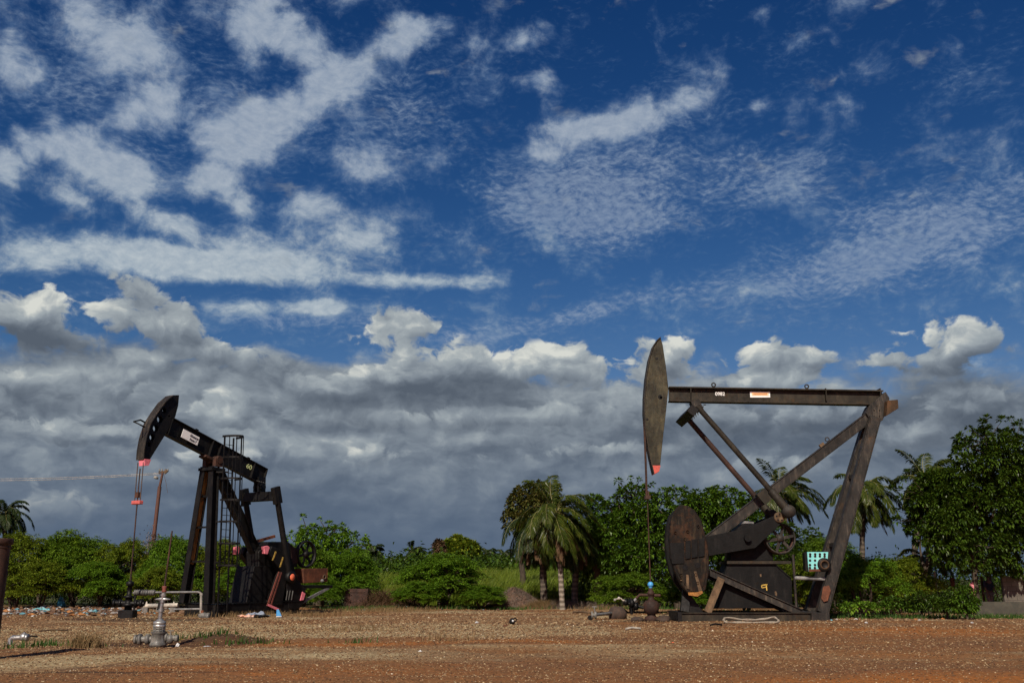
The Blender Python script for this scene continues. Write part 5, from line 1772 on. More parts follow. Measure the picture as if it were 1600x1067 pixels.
brush(913, 951.5, .6, .4, .5, 1500, 'brushwood clump at the right end of the dry row', 23, 'twig', 'brush_clump', 'brushwood')
brush(602, 950, 1.5, .9, 1.25, 2200, 'dead ochre bush left of the reeds behind the plastic bags', 24, 'lf_dead', 'dead_bush', wid=.03)
brush(630, 950, .7, .5, .6, 800, 'small red-brown dead bush under the reeds', 25, 'lf_dead', 'dead_bush', wid=.025)
brush(1400, 948, 1.3, .9, 2.0, 1900, 'tall brownish dead scrub in front of the olive acacia', 26, 'lf_dead', 'dead_bush', wid=.035)
brush(935, 951, .6, .4, .42, 600, 'dark dry thistle clump left of the pipe on the ground', 27, 'twig', 'brush_clump', 'brushwood')

# leafy shrubs along the right verge
def shrub(u, v, wpx, hpx, n, label, seed, mat='lf_bright', leaf=(.13, .06)):
    g = ground(u, v)
    Y = g.y
    k = ppm(Y)
    root = empty('shrub', (g.x, Y, 0), 0, label=label, cat='shrub', group='shrubs along the right verge')
    w, h = wpx / k, hpx / k
    broadleaf(seed, [(0, 0, h * .5, w, w * .7, h * .5), (w * .4, 0, h * .35, w * .6, w * .5, h * .35), (-w * .4, .1, h * .4, w * .6, w * .5, h * .35)], h * .35, .05, n, leaf, .2, 14, (), M[mat], M['bark'], root, inner=.4)
shrub(1298, 966, 26, 22, 110, 'ground-hugging green shrub at the foot of the raking legs', 51)
shrub(1345, 967, 34, 26, 150, 'low bright shrub on the verge right of the raking legs', 52)
shrub(1395, 966, 30, 30, 150, 'low leafy shrub with pale dots below the dead scrub', 53, 'lf_broad')
shrub(1440, 966, 30, 40, 170, 'dark leafy shrub below the young palm', 54, 'lf_dark')
shrub(1482, 968, 28, 42, 170, 'dark shrub beside the upright grey-green one', 55, 'lf_dark')
shrub(1511, 969, 20, 52, 170, 'upright grey-green shrub hiding the pink shirt', 56, 'lf_broad')
# ------------------------------------------------------------------ wells
def near_well():
    g = ground(247, 1005)
    Y = g.y
    root = empty('wellhead', (g.x, Y, -.06), 0, label='silver wellhead with round flange and thin upright pipe in the left foreground', cat='wellhead')
    def z(v): return at(247, v, Y).z + .06
    s, ds = M['silver'], M['dirty_silver']
    b = MB()
    b.lathe((0, 0, 0), [(.0, 0), (.23, 0), (.24, .05), (.21, .10), (.19, z(990)), (.22, z(989)), (.22, z(986))], n=22)
    b.build('casing_head', ds, root)
    fl = MB()
    for a_, b_ in ((986, 983), (982, 980)):
        fl.lathe((0, 0, 0), [(.0, z(a_)), (.165, z(a_)), (.17, z(a_) + .005), (.17, z(b_)), (0, z(b_))], n=24)
    fl.lathe((0, 0, 0), [(.13, z(992)), (.13, z(985))], n=20)
    fo = fl.build('flange', ds, root)
    bb = MB()
    for k in range(10):
        t = 2 * math.pi * k / 10
        bb.tube([(math.cos(t) * .16, math.sin(t) * .16, z(989.5)), (math.cos(t) * .16, math.sin(t) * .16, z(979))], .018, 6)
    bb.build('flange_bolt', ds, fo)
    dr = MB().lathe((0, 0, 0), [(0, z(980)), (.155, z(980)), (.172, z(979)), (.172, z(975.5)), (.160, z(975.3)), (.160, z(974.8)), (.172, z(974.5)), (.172, z(971)), (.15, z(970.3)), (.10, z(969)), (.085, z(967.5)), (.06, z(966)), (0, z(966))], n=28)
    dr.build('tubing_hanger', s, root)
    pp = MB().tube([(0, 0, z(967)), (0.01, 0, z(954))], .055, 14)
    pp.tube([(0.01, 0, z(955)), (.015, 0, z(951))], .075, 14).tube([(0.012, 0, z(951)), (.03, 0, z(938))], .05, 14).tube([(.03, 0, z(941)), (.03, 0, z(938.5))], .07, 14)
    pp.tube([(.03, 0, z(939)), (.045, 0, z(926))], .052, 14).tube([(.04, 0, z(931)), (.045, 0, z(928))], .075, 14)
    pp.build('riser_pipe', s, root)
    dk = MB()
    dk.bar((-.07, .02, z(953)), (-.03, .02, z(938)), .06, .09).bar((-.02, .02, z(933)), (0, .02, z(926)), .05, .12)
    dk.build('dark_bracket', M['black'], root)
    h = MB()
    h.lathe((.03, 0, z(935.8)), [(0, -.22), (.012, -.21), (.05, -.03), (.05, .03), (.012, .21), (0, .22)], (1, 0, 0), 12)
    h.build('tee_handle', s, root)
    rc = MB().lathe((.055, 0, z(925)), [(0, 0), (.06, 0), (.07, .03), (.055, .08), (.07, .12), (.06, z(915) - z(925)), (0, z(915) - z(925))], n=14)
    rc.build('stuffing_box', M['red_line'], root)
    MB().tube([(.055, 0, z(916)), (.15, 0, z(829))], [.028, .022], 8).build('polished_rod', M['dark_rust'], root)
    # side outlets
    sa = MB()
    zz = .16
    sa.tube([(-.15, 0, zz), (-.62, 0, zz)], .075, 12)
    sa.lathe((-.50, 0, zz), [(.0, -.06), (.13, -.06), (.13, .02), (0, .02)], (1, 0, 0), 16).lathe((-.30, 0, zz), [(.0, -.05), (.12, -.05), (.12, .05), (0, .05)], (1, 0, 0), 16)
    sa.lathe((-.64, 0, zz), [(0, -.03), (.11, -.03), (.11, .03), (0, .03)], (1, 0, 0), 14)
    so = sa.build('side_outlet', ds, root)
    sb = MB()
    sb.tube([(.15, 0, zz + .05), (.50, 0, zz + .02)], .06, 12)
    sb.ball((.33, 0, zz), .11, 12, 8).lathe((.22, 0, zz + .04), [(0, -.03), (.10, -.03), (.10, .03), (0, .03)], (1, 0, 0), 14)
    sb.lathe((.50, 0, zz + .02), [(0, -.03), (.085, -.03), (.085, .05), (0, .05)], (1, 0, 0), 14).tube([(.33, 0, zz + .08), (.33, 0, zz + .2)], .02, 8).bar((.25, 0, zz + .2), (.42, 0, zz + .2), .03, .02)
    sb.build('side_outlet', ds, root)
    root.scale = (.86, .86, 1)
    return root
near_well()

def left_well():
    p = LF.O + LF.R * LROD.x
    root = empty('wellhead', (p.x, p.y, 0), 0, label='dark oily wellhead under the black pumpjack horsehead', cat='wellhead')
    k, g = M['black2'], M['black']
    MB().box((0, 0, .17), (.58, .5, .36)).build('cellar_block', k, root, bevel=.02)
    b = MB().lathe((0, 0, 0), [(0, .35), (.14, .35), (.14, .5), (.22, .5), (.22, .58), (.13, .6), (.13, .8), (.19, .8), (.19, .88), (.09, .9), (.09, 1.25), (.14, 1.26), (.14, 1.4), (.05, 1.45), (0, 1.46)], n=18)
    b.build('casing_head', k, root)
    a = MB()
    a.tube([(-.62, 0, .62), (.62, 0, .58)], .09, 12)
    for x in (-.55, -.32, .30, .5):
        a.lathe((x, 0, .6), [(0, -.05), (.15, -.05), (.15, .05), (0, .05)], (1, 0, 0), 14)
    a.build('side_outlet', k, root)
    MB().tube([(0, 0, 1.4), (0, 0, 1.7)], .04, 8).build('stuffing_box', M['dark_rust'], root)
left_well()

def right_well():
    p = RF.O + Vector((RROD.x, RROD.y, 0))
    root = empty('wellhead', (p.x, p.y, 0), 0, label='rust-dark wellhead with blue cap below the right horsehead', cat='wellhead')
    def z(v): return at(1016, v, p.y).z
    k, r = M['black2'], M['dark_rust']
    b = MB().lathe((0, 0, 0), [(0, -.05), (.30, -.05), (.26, .10), (.16, .14), (.16, .22), (.26, .26), (.30, .42), (.30, .62), (.22, .70), (.12, .74), (.10, z(930)), (.14, z(929)), (.14, z(925)), (.09, z(923)), (.07, z(918))], n=20)
    b.build('casing_head', M['dark_rust'], root)
    a = MB().tube([(-.45, 0, z(929)), (.36, 0, z(930))], .06, 10).tube([(-.43, 0, z(929)), (-.60, 0, z(936))], .05, 10)
    a.build('flow_tee', r, root)
    MB().tube([(-.57, 0, z(935)), (-.72, 0, z(942))], .055, 10).build('bleed_pipe', M['pipe_grey'], root)
    MB().ball((0, 0, z(913)), .115, 14, 10).tube([(0, 0, z(918)), (0, 0, z(915))], .07, 10).build('blue_cap', M['blue'], root)
    v = MB()
    for x, zz, rr in ((-.75, .62, .16), (-.98, .66, .13), (-.60, .5, .15)):
        v.lathe((x, .05, zz), [(0, -.08), (rr, -.07), (rr, .07), (0, .08)], (1, .3, 0), 14)
    v.tube([(-1.05, .05, .66), (-.3, 0, .45)], .06, 10).tube([(-.75, .05, .2), (-.75, .05, .62)], .05, 8)
    v.build('side_valve', k, root)
    w = MB()
    w.ball((-1.22, .05, .80), .06, 8, 6).ball((-1.38, .05, .74), .055, 8, 6).ball((-1.02, .0, .72), .05, 8, 6).tube([(-1.4, .05, .76), (-1.15, .05, .80), (-.98, .05, .62)], .025, 6)
    w.build('valve_handle', M['pipe_white'], root)
    oil = MB()
    rr = random.Random(4)
    for i in range(9):
        x = rr.uniform(-.9, .6); y = rr.uniform(-.5, .4)
        oil.ball((x, y, .02), rr.uniform(.12, .26), 9, 6, (1.2, 1, .6))
    oil.jitter(.03, 7).build('oily_clods', mat_paint('oily_earth', (.03, .02, .015), (.06, .035, .022), .8, 5), root)
right_well()

# ------------------------------------------------------------------ pipework on the yard
def pipe_rail():
    Y = ground(316, 966).y
    p = ground(316, 966)
    root = empty('pipe_gate', (p.x, Y, 0), 0, label='grey pipe rail bent down at its right end in front of the black skid', cat='pipe rail')
    def q(u, v): return at(u, v, Y) - root.location
    MB().tube([q(208, 926), q(250, 925), q(309, 924.5), q(313, 925.5), q(314.5, 930)], .042, 12).build('top_pipe', M['pipe_grey'], root)
    MB().tube([q(314.5, 929), q(314, 957)], .052, 12).tube([q(314.5, 930), q(314.4, 926)], .065, 12).build('down_pipe', M['pipe_white'], root)
    MB().tube([q(272, 951.5), q(313, 951)], .04, 10).build('lower_pipe', M['pipe_grey'], root)
    sl = MB()
    rr = random.Random(5)
    for i in range(9):
        u = 212 + i * 3.6
        sl.lathe(q(u, 925.5), [(0, -.05), (.10 + rr.uniform(0, .03), -.045), (.10, .045), (0, .05)], (1, 0, 0), 12)
    sl.build('pipe_collars', M['dirty_silver'], root)
    v = MB()
    v.ball(q(318, 962), .16, 12, 8, (1.3, 1, .9)).tube([q(313, 958), q(314, 964)], .10, 12).lathe(q(325, 963), [(0, -.06), (.15, -.06), (.15, .06), (0, .06)], (1, 0, 0), 14).tube([q(318, 958), q(317.5, 953)], .03, 8)
    v.build('valve', M['dirty_silver'], root)
    MB().tube([q(316, 957), q(316, 953)], .07, 10).build('valve_stem', M['rust'], root)
    MB().bar(q(211.5, 926), (q(211.5, 926).x, 0, 0), .06, .06).build('leg', M['black'], root)
pipe_rail()

def white_pipe():
    Y = ground(250, 957).y
    p = ground(250, 957)
    root = empty('white_pipe', (p.x, Y, 0), 0, label='long chalky white pipe with rust-red end lying raised behind the silver wellhead', cat='pipe')
    def q(u, v): return at(u, v, Y) - root.location
    MB().tube([q(220, 946.5), q(278, 945)], .10, 14).build('barrel', M['pipe_white'], root)
    MB().tube([q(214.5, 947), q(221, 946.4)], .12, 12).build('red_end', M['rust'], root)
    cl = MB()
    for u in (229, 271.5):
        cl.lathe(q(u, 943.4), [(.10, -.06), (.05, .02), (.02, .12), (0, .12)], (0, 0, 1), 10)
    cl.build('nipple', M['pipe_white'], root)
    sp = MB()
    for u in (228, 250, 271):
        c = q(u, 946); sp.bar((c.x, 0, -.02), (c.x, 0, c.z - .08), .25, .2)
    sp.build('support', M['dirty_silver'], root)
white_pipe()

def ground_pipe():
    p = ground(930, 967)
    root = empty('pipe_run', (p.x, p.y, 0), 0, label='grey pipe with a valve lying on the ground left of the right wellhead', cat='pipe')
    e = ground(975, 963) - p
    MB().tube([(0.0, 0, .16), (e.x, e.y, .2)], .06, 12).build('barrel', M['pipe_grey'], root)
    v = MB().lathe((-.05, 0, .15), [(0, -.10), (.15, -.10), (.15, -.05), (.08, -.03), (.08, .03), (.15, .05), (.15, .10), (0, .10)], (1, 0, 0), 14)
    v.tube([(-.02, 0, .15), (-.02, 0, .48)], .03, 8).bar((-.12, 0, .47), (.08, 0, .47), .05, .04)
    v.build('valve', M['dirty_silver'], root)
    MB().tube([(-.18, 0, .1), (-.18, 0, -.05)], .05, 8).tube([(-.2, -.02, .06), (-.2, .1, .06)], .09, 10).build('stub', M['black2'], root)
ground_pipe()
def drum():
    p = ground(966, 965)
    o = MB()
    o.lathe((0, 0, .0), [(0, -.05), (.36, -.05), (.36, .22), (.28, .36), (.14, .43), (0, .45)], n=18)
    o.jitter(.045, 9).build('clod_heap', mat_paint('dark_clod', (.035, .022, .016), (.06, .035, .024), .85, 5), None, (p.x, p.y + .4, 0), label='small dark round heap behind the pipe lying on the ground', cat='heap')
drum()

def valve_stub():
    p = ground(30, 1005)
    root = empty('valve_stub', (p.x, p.y, 0), 0, label='small silver pipe stub with elbow lying low at the left edge', cat='pipe fitting')
    k = 1 / ppm(p.y)
    MB().tube([(-14 * k, 0, -.02), (-14 * k, 0, .10), (-12 * k, 0, .135), (4 * k, 0, .14)], .055, 12).build('elbow', M['silver'], root)
    MB().ball((6 * k, 0, .15), .10, 14, 10).lathe((11 * k, 0, .14), [(0, -.03), (.09, -.03), (.09, .03), (0, .03)], (1, 0, 0), 14).tube([(6 * k, 0, .2), (6 * k, 0, .27)], .025, 8).build('ball_valve', M['silver'], root)
valve_stub()

def rusty_post():
    Y = 20.0
    ztop = zof(0, 841, Y)
    x = gx(-3, Y, ztop)
    root = empty('pipe_post', (x, Y, 0), 0, label='close dark red rusty pipe post with flanged top at the left edge', cat='post')
    r = (gx(14.5, Y, ztop - .2) - x)
    MB().lathe((0, 0, 0), [(r * .93, -.1), (r * .95, ztop * .5), (r, ztop - .13)], n=24).build('pipe', M['dark_rust'], root)
    rr = gx(19.5, Y, ztop) - x
    MB().lathe((0, 0, ztop), [(0, 0), (rr * .98, 0), (rr, -.012), (rr, -.11), (rr * .9, -.125), (r * 1.02, -.14), (r * 1.08, -.17), (r, -.2)], n=28).build('flange', M['dark_rust'], root)
rusty_post()

# ------------------------------------------------------------------ power line
def pole():
    Y = 66
    root = empty('utility_pole', (gx(237, Y), Y, 0), 0, label='leaning red-brown utility pole with short crossarm and lamp behind the black horsehead', cat='utility pole')
    def q(u, v): return at(u, v, Y) - root.location
    top = q(254.5, 737); mid = q(249.5, 760); low = q(240.5, 838)
    d = (low - mid); base = low + d * (low.z / -d.z)
    MB().tube([base, low, mid], [.14, .13, .12], 12).tube([mid, top], [.085, .075], 12).build('shaft', M['dark_rust'] if False else mat_paint('red_brown_pole', (.085, .034, .022), (.055, .023, .016), .75, 2), root)
    MB().bar(q(248, 738.5), q(262.5, 735.5), .10, .10).bar(q(257, 739), q(262, 734.5), .14, .16).build('crossarm', M['wood'], root)
    ins = MB()
    for u in (249, 253, 258, 262):
        ins.lathe(q(u, 736.5), [(0, 0), (.05, 0), (.07, .06), (.04, .12), (.06, .16), (0, .2)], n=8)
    ins.build('insulator', M['pipe_grey'], root)
    MB().tube([q(255, 743), q(248, 744.5)], .02, 6).lathe(q(244, 745.5), [(0, .09), (.08, .07), (.17, 0), (.15, -.09), (0, -.12)], (.3, 0, 1), 12).build('street_lamp', M['pipe_white'], root)
    MB().tube([q(256, 740), q(259, 752), q(262, 770)], .012, 5).build('stay_wire', M['wire'], root)
    # dry vine clump wrapped round the shaft
    V = []
    r = np.random.default_rng(8)
    c = np.array(q(238, 856))
    n = 900
    P = c + r.normal(0, 1, (n, 3)) * np.array([.28, .28, .5])
    V = leaf_quads(P, sph(r, n) - np.array([0, 0, .6]), r.uniform(.15, .35, n), r.uniform(.03, .07, n))
    link('dry_vine', mesh_np('dry_vine', V, quads_for(n)), M['twig'], root)
    # two wires run off to the left
    for i, (u, v, vl) in enumerate(((252, 738.5, 739.5), (258, 740, 742.5))):
        a = at(u, v, Y); b = at(-330, vl - 3 + i * 2, Y + 4)
        pts = [a.lerp(b, t / 14) - Vector((0, 0, .45 * 4 * (t / 14) * (1 - t / 14))) for t in range(15)]
        MB().tube(pts, .017, 5).build('power_line', M['pipe_white'], None, (0, 0, 0), label=('upper' if i == 0 else 'lower') + ' pale power line running left from the utility pole', cat='power line')
pole()

# ------------------------------------------------------------------ litter and odds and ends
def crumple(mb, c, s, r, flat=.5):
    n = 7
    vs = []
    for i in range(4):
        for j in range(n):
            t = 2 * math.pi * j / n
            rad = s * (.3, 1, .9, .2)[i] * r.uniform(.6, 1.3)
            vs.append((c[0] + math.cos(t) * rad, c[1] + math.sin(t) * rad, c[2] + s * flat * (0, .25, .75, 1.1)[i] * r.uniform(.7, 1.3)))
    fs = [(i * n + j, i * n + (j + 1) % n, (i + 1) * n + (j + 1) % n, (i + 1) * n + j) for i in range(3) for j in range(n)]
    fs += [tuple(range(n))[::-1], tuple(range(3 * n, 4 * n))]
    mb.add(vs, fs)

def litter():
    r = random.Random(12)
    mats = mat_island('litter_pieces', [(0, (.07, .04, .024)), (.28, (.14, .08, .045)), (.48, (.28, .26, .24)), (.56, (.10, .06, .035)), (.7, (.16, .17, .18)), (.76, (.32, .14, .045)), (.84, (.50, .49, .47)), (.91, (.09, .25, .30)), (.94, (.03, .03, .03)), (.97, (.22, .33, .37))], .6)
    mb = MB()
    for i in range(1300):
        u = r.uniform(3, 215) if r.random() < .86 else r.uniform(215, 330)
        v = r.gauss(955.5, 3.2)
        if v < 949: v = 949 + r.random() * 2
        g = ground(u, v)
        s = r.choice((.03, .04, .05, .06, .08, .13))
        crumple(mb, (g.x, g.y, -.01 + r.random() * .05), s, r, r.uniform(.35, .9))
    mb.build('litter', mats, None, label='strip of scattered household litter along the foot of the left hedge', cat='litter', kind='stuff')
    mb = MB()
    for i in range(420):
        u = r.choice((r.uniform(560, 780), r.uniform(560, 640), r.uniform(1240, 1500)))
        v = (951 if u < 800 else 968) + r.gauss(0, 1.6)
        g = ground(u, v)
        crumple(mb, (g.x, g.y, 0), r.choice((.03, .05, .08)), r, r.uniform(.4, .9))
    mb.build('litter', mats, None, label='thin scatter of pale litter along the foot of the reeds and right verge', cat='litter', kind='stuff')
litter()
def rag(name, u, v, s, mat, label, cat, seed, flat=.5, stretch=(1, 1), parts=3, dz=0):
    g = ground(u, v)
    r = random.Random(seed)
    mb = MB()
    for i in range(parts):
        crumple(mb, ((i - (parts - 1) / 2) * s * .9 * stretch[0], r.uniform(-.1, .1), dz), s * r.uniform(.7, 1.1), r, flat)
    return mb.build(name, mat, None, (g.x, g.y, -.01), label=label, cat=cat)
plast_w = mat_paint('white_plastic', (.5, .51, .51), (.36, .37, .38), .5)
plast_b = mat_paint('blue_plastic', (.04, .30, .55), (.08, .42, .62), .4)
plast_t = mat_paint('teal_plastic', (.14, .42, .44), (.3, .52, .54), .4)
rag('plastic_bag', 96, 949, .24, plast_b, 'bright blue plastic bag caught at the hedge foot above the litter strip', 'plastic bag', 1, 1.9, parts=1)
rag('plastic_bag', 66, 955, .26, plast_t, 'pale teal plastic bag flat in the left litter strip', 'plastic bag', 2, .5)
rag('plastic_bag', 613, 950, .34, plast_w, 'white plastic bag heap in front of the dead ochre bush', 'plastic bag', 3, .9)
rag('plastic_bag', 630, 950.5, .24, plast_t, 'teal and pale plastic bag right of the white heap', 'plastic bag', 4, .6)
rag('plastic_bag', 596, 950.5, .22, plast_t, 'flattened teal plastic bag left of the white heap', 'plastic bag', 5, .4)
cl = rag('old_shirt', 388, 964, .20, mat_paint('peach_cloth', (.55, .28, .18), (.6, .45, .38), .9), 'crumpled peach-coloured cloth beside the black skid', 'cloth', 6, .5, (1.4, 1))
rag('old_jeans', 399, 963.5, .26, mat_paint('faded_denim', (.16, .2, .27), (.25, .29, .34), .9), 'crumpled grey-blue denim beside the peach cloth at the black skid', 'cloth', 7, .7)
rag('dark_rag', 408, 964, .18, M['black2'], 'black rag at the right end of the heap of clothes', 'cloth', 8, .5)
rag('blue_rag', 416, 962.3, .15, plast_b, 'small dark blue plastic scrap between the black rag and the blue carton', 'scrap', 9, .5, parts=2)
def carton():
    g = ground(435.5, 963.5)
    root = empty('carton', (g.x, g.y, 0), .2, label='blue and white wedge-shaped carton under the pink counterweight end', cat='carton')
    MB().prism([(-.16, .06), (.18, .06), (-.02, .42), (-.16, .42)], -.12, .12).build('body', M['blue'], root)
    MB().box((.01, 0, .03), (.36, .26, .06)).build('white_base', plast_w, root)
    root.scale = (.62, .62, .72)
carton()
def scrap():
    g = ground(800, 976)
    root = empty('scrap_valve', (g.x, g.y, 0), 0.5, label='black and silver scrap valve lying alone mid-yard beside a rusty lump', cat='scrap')
    MB().ball((0, 0, .14), .13, 12, 8, (1, 1, 1.2)).tube([(0, 0, .1), (.2, 0, .17), (.24, 0, .24), (.17, .0, .30), (.05, 0, .25)], .03, 8).tube([(0, 0, 0), (0, 0, .3)], .06, 8).build('body', M['black2'], root)
    MB().ball((-.01, -.1, .18), .055, 10, 6).build('cap', plast_w, root)
    root.scale = (.75, .75, .75)
    g2 = ground(790, 977)
    rag('rust_lump', 790, 977.5, .07, M['rust'], 'small rusty lump just left of the scrap valve', 'scrap', 31, .9, parts=2)
scrap()
def pebble(u, v, s, label, mat=plast_w, cat='stone', seed=1, flat=.9, name='white_stone', stretch=1.0):
    rag(name, u, v, s, mat, label, cat, seed, flat, parts=1)
pebble(745, 973, .085, 'round white stone in the middle of the gravel yard', seed=41)
pebble(277, 1010, .055, 'white plastic cup standing by the right outlet of the silver wellhead', cat='cup', seed=42, flat=1.9, name='plastic_cup')
pebble(325, 1009, .085, 'flat white scrap in front of the low spoil heap', seed=43, flat=.25, cat='scrap', name='white_scrap')
pebble(1353, 973.5, .07, 'white scrap on the bare earth right of the raking legs', seed=44, cat='scrap', name='white_scrap')
pebble(1518, 973, .06, 'white scrap on the earth in front of the upright shrub', seed=45, cat='scrap', name='white_scrap')
pebble(656, 1018, .05, 'single white stone in the foreground gravel below the round bush', seed=46)
pebble(286, 998.5, .035, 'tiny yellow scrap by the right outlet of the silver wellhead', M['yellow'], 'scrap', 47, .9, 'yellow_scrap')
pebble(1052, 1003, .045, 'small pink-orange scrap on the foreground earth below the right pumpjack', M['orange_red'], 'scrap', 48, .4, 'red_scrap')
def sticks():
    for (u0, v0, u1, v1, r, lab, mt) in ((61, 986, 106, 984.5, .022, 'long thin stick lying on the left gravel', 'wood'), (40, 996, 58, 994, .02, 'curved dark stick near the silver pipe stub', 'black2'), (20, 999, 36, 997.5, .015, 'short dark stick behind the silver pipe stub', 'black2'),
                                         (978, 983, 1001, 982.5, .035, 'pale split plank on the earth left of the skid', 'pipe_white'), (1110, 979, 1128, 978.5, .03, 'dark bar lying in front of the right skid', 'black2'), (896, 958, 926, 960, .05, 'dark pole lying on the ground toward the pipe run', 'wood')):
        a, b = ground(u0, v0), ground(u1, v1)
        c = (a + b) / 2
        m = (a - c) * .2 + Vector((0, .04, .03))
        z = Vector((0, 0, r + .015))
        MB().tube([a - c + z, m + z, b - c + z], r, 7).build('stick', M[mt], None, (c.x, c.y, float(hgt(c.x, c.y))), label=lab, cat='stick')
sticks()
def hose():
    p = ground(1172, 974)
    k = 1 / ppm(p.y)
    root_pts = [(-41, .0, 4), (-34, .25, 7.5), (-15, .3, 5), (5, .3, 4), (25, .28, 5), (38, .2, 8), (42, -.1, 5), (38, -.3, 1.5), (10, -.25, .8), (-20, -.2, .8), (-38, -.15, 1.5), (-41, 0, 4)]
    pts = [Vector((a * k, b, c * k)) for a, b, c in root_pts]
    sm = []
    for i in range(len(pts) - 1):
        p0 = pts[max(i - 1, 0)]; p1 = pts[i]; p2 = pts[i + 1]; p3 = pts[min(i + 2, len(pts) - 1)]
        for t in (0, .33, .66):
            sm.append(.5 * ((2 * p1) + (-p0 + p2) * t + (2 * p0 - 5 * p1 + 4 * p2 - p3) * t * t + (-p0 + 3 * p1 - 3 * p2 + p3) * t ** 3))
    sm.append(pts[-1])
    MB().tube(sm, [.036 + .012 * math.sin(i * 1.7) + .006 * math.sin(i * 4.1) for i in range(len(sm))], 8).jitter(.008, 4).build('hose_loop', mat_paint('dirty_white_hose', (.25, .22, .175), (.15, .115, .085), .9), None, (p.x, p.y, .03), label='dirty white flattened hose loop lying against the right skid', cat='hose')
    rag('torn_sheet', 1231, 974, .10, mat_paint('dirty_sheet', (.5, .46, .4), (.38, .34, .28), .9), 'torn pale plastic strip right of the hose loop', 'scrap', 61, .3, (2, 1), 4)
hose()

def rusty_box():
    Y = ground(556, 950).y
    p = ground(556.5, 950)
    root = empty('metal_box', (p.x, Y, 0), 0, label='rusty dark metal box half hidden below the hedge right of the black pumpjack', cat='metal box')
    w = 34 / ppm(Y); h = zof(556, 920, Y)
    MB().box((0, .5, h / 2), (w, 1.0, h)).build('body', M['dark_rust'], root, bevel=.01)
    MB().box((0, .5, h - .08), (w + .06, 1.06, .2)).build('lid', M['dark_rust'], root, bevel=.01)
rusty_box()

# ------------------------------------------------------------------ homestead at the right edge
def block_wall():
    Y = 45.5
    p = ground(1580, 961)
    root = empty('block_wall', (gx(1584, Y), Y, 0), 0, label='short grey concrete block wall under the tall tree at the right edge', cat='wall')
    m, nt = new_mat('grey_concrete_blocks')
    tc = nt.n('ShaderNodeTexCoord').outputs['Object']
    bk = nt.n('ShaderNodeTexBrick')
    nt.set(bk.inputs['Vector'], nt.mapping(tc, rot=(math.pi / 2, 0, 0)))
    bk.inputs['Scale'].default_value = 1
    bk.inputs['Brick Width'].default_value = .40; bk.inputs['Row Height'].default_value = .20; bk.inputs['Mortar Size'].default_value = .014
    bk.inputs['Color1'].default_value = (.15, .13, .105, 1); bk.inputs['Color2'].default_value = (.115, .10, .085, 1); bk.inputs['Mortar'].default_value = (.07, .062, .054, 1)
    n = nt.noise(tc, 3, 6, .7)
    c = nt.mix(nt.mapr(n, .4, .7, 0, .6), bk.outputs[0], (.07, .058, .046))
    out(nt, principled(nt, c, .9, 0, nt.bump(bk.outputs[1], -.5, .01), .2))
    h = zof(1580, 900, Y)
    def q(u, v): return (at(u, v, Y) - root.location)
    a, b = q(1567.5, 930).x, q(1600, 930).x
    MB().box(((a + b) / 2, 0, h / 2), (b - a, .18, h)).build('blockwork', m, root)
    MB().box((b + .14, .02, h / 2 + .05), (.26, .26, h + .1)).build('corner_post', M['bark'], root)
    MB().box((b + 1.3, .0, h * .45), (2.0, .16, h * .9)).build('blockwork', m, root)
    # low dark kerb wall running left
    k = MB().box((gx(1562, 45.0) - root.location.x, -.6, .26), (75 / ppm(45), .22, .60))
    k.build('kerb_wall', mat_paint('dark_mossy_kerb', (.04, .038, .03), (.065, .06, .045), .9, 3), None, tuple(root.location), label='low dark kerb wall in front of the block wall', cat='wall')
block_wall()
def posts():
    for (u, v0, v1, r, mt, lab) in ((1405, 938, 905, .05, 'wood', 'thin brown fence post in the dead scrub'), (1446, 938, 915, .045, 'pipe_white', 'short pale mottled fence post under the young palm'),
                                    (1467, 926, 893, .06, 'pipe_grey', 'taller pale grey fence post right of the young palm'), (1552.5, 944, 896, .10, 'wood', 'pale wooden post left of the block wall'),
                                    (1494, 940, 902, .10, 'rust', 'red-brown post in the shade left of the upright shrub'), (1540, 942, 900, .06, 'wood', 'thin shaded post behind the blue-shirted person')):
        Y = 47.5
        z0 = 0; z1 = zof(u, v1, Y)
        MB().tube([(0, 0, -.1), (-.03, 0, z1)], r, 9).build('fence_post', M[mt], None, (gx(u, Y), Y, 0), label=lab, cat='post')
posts()

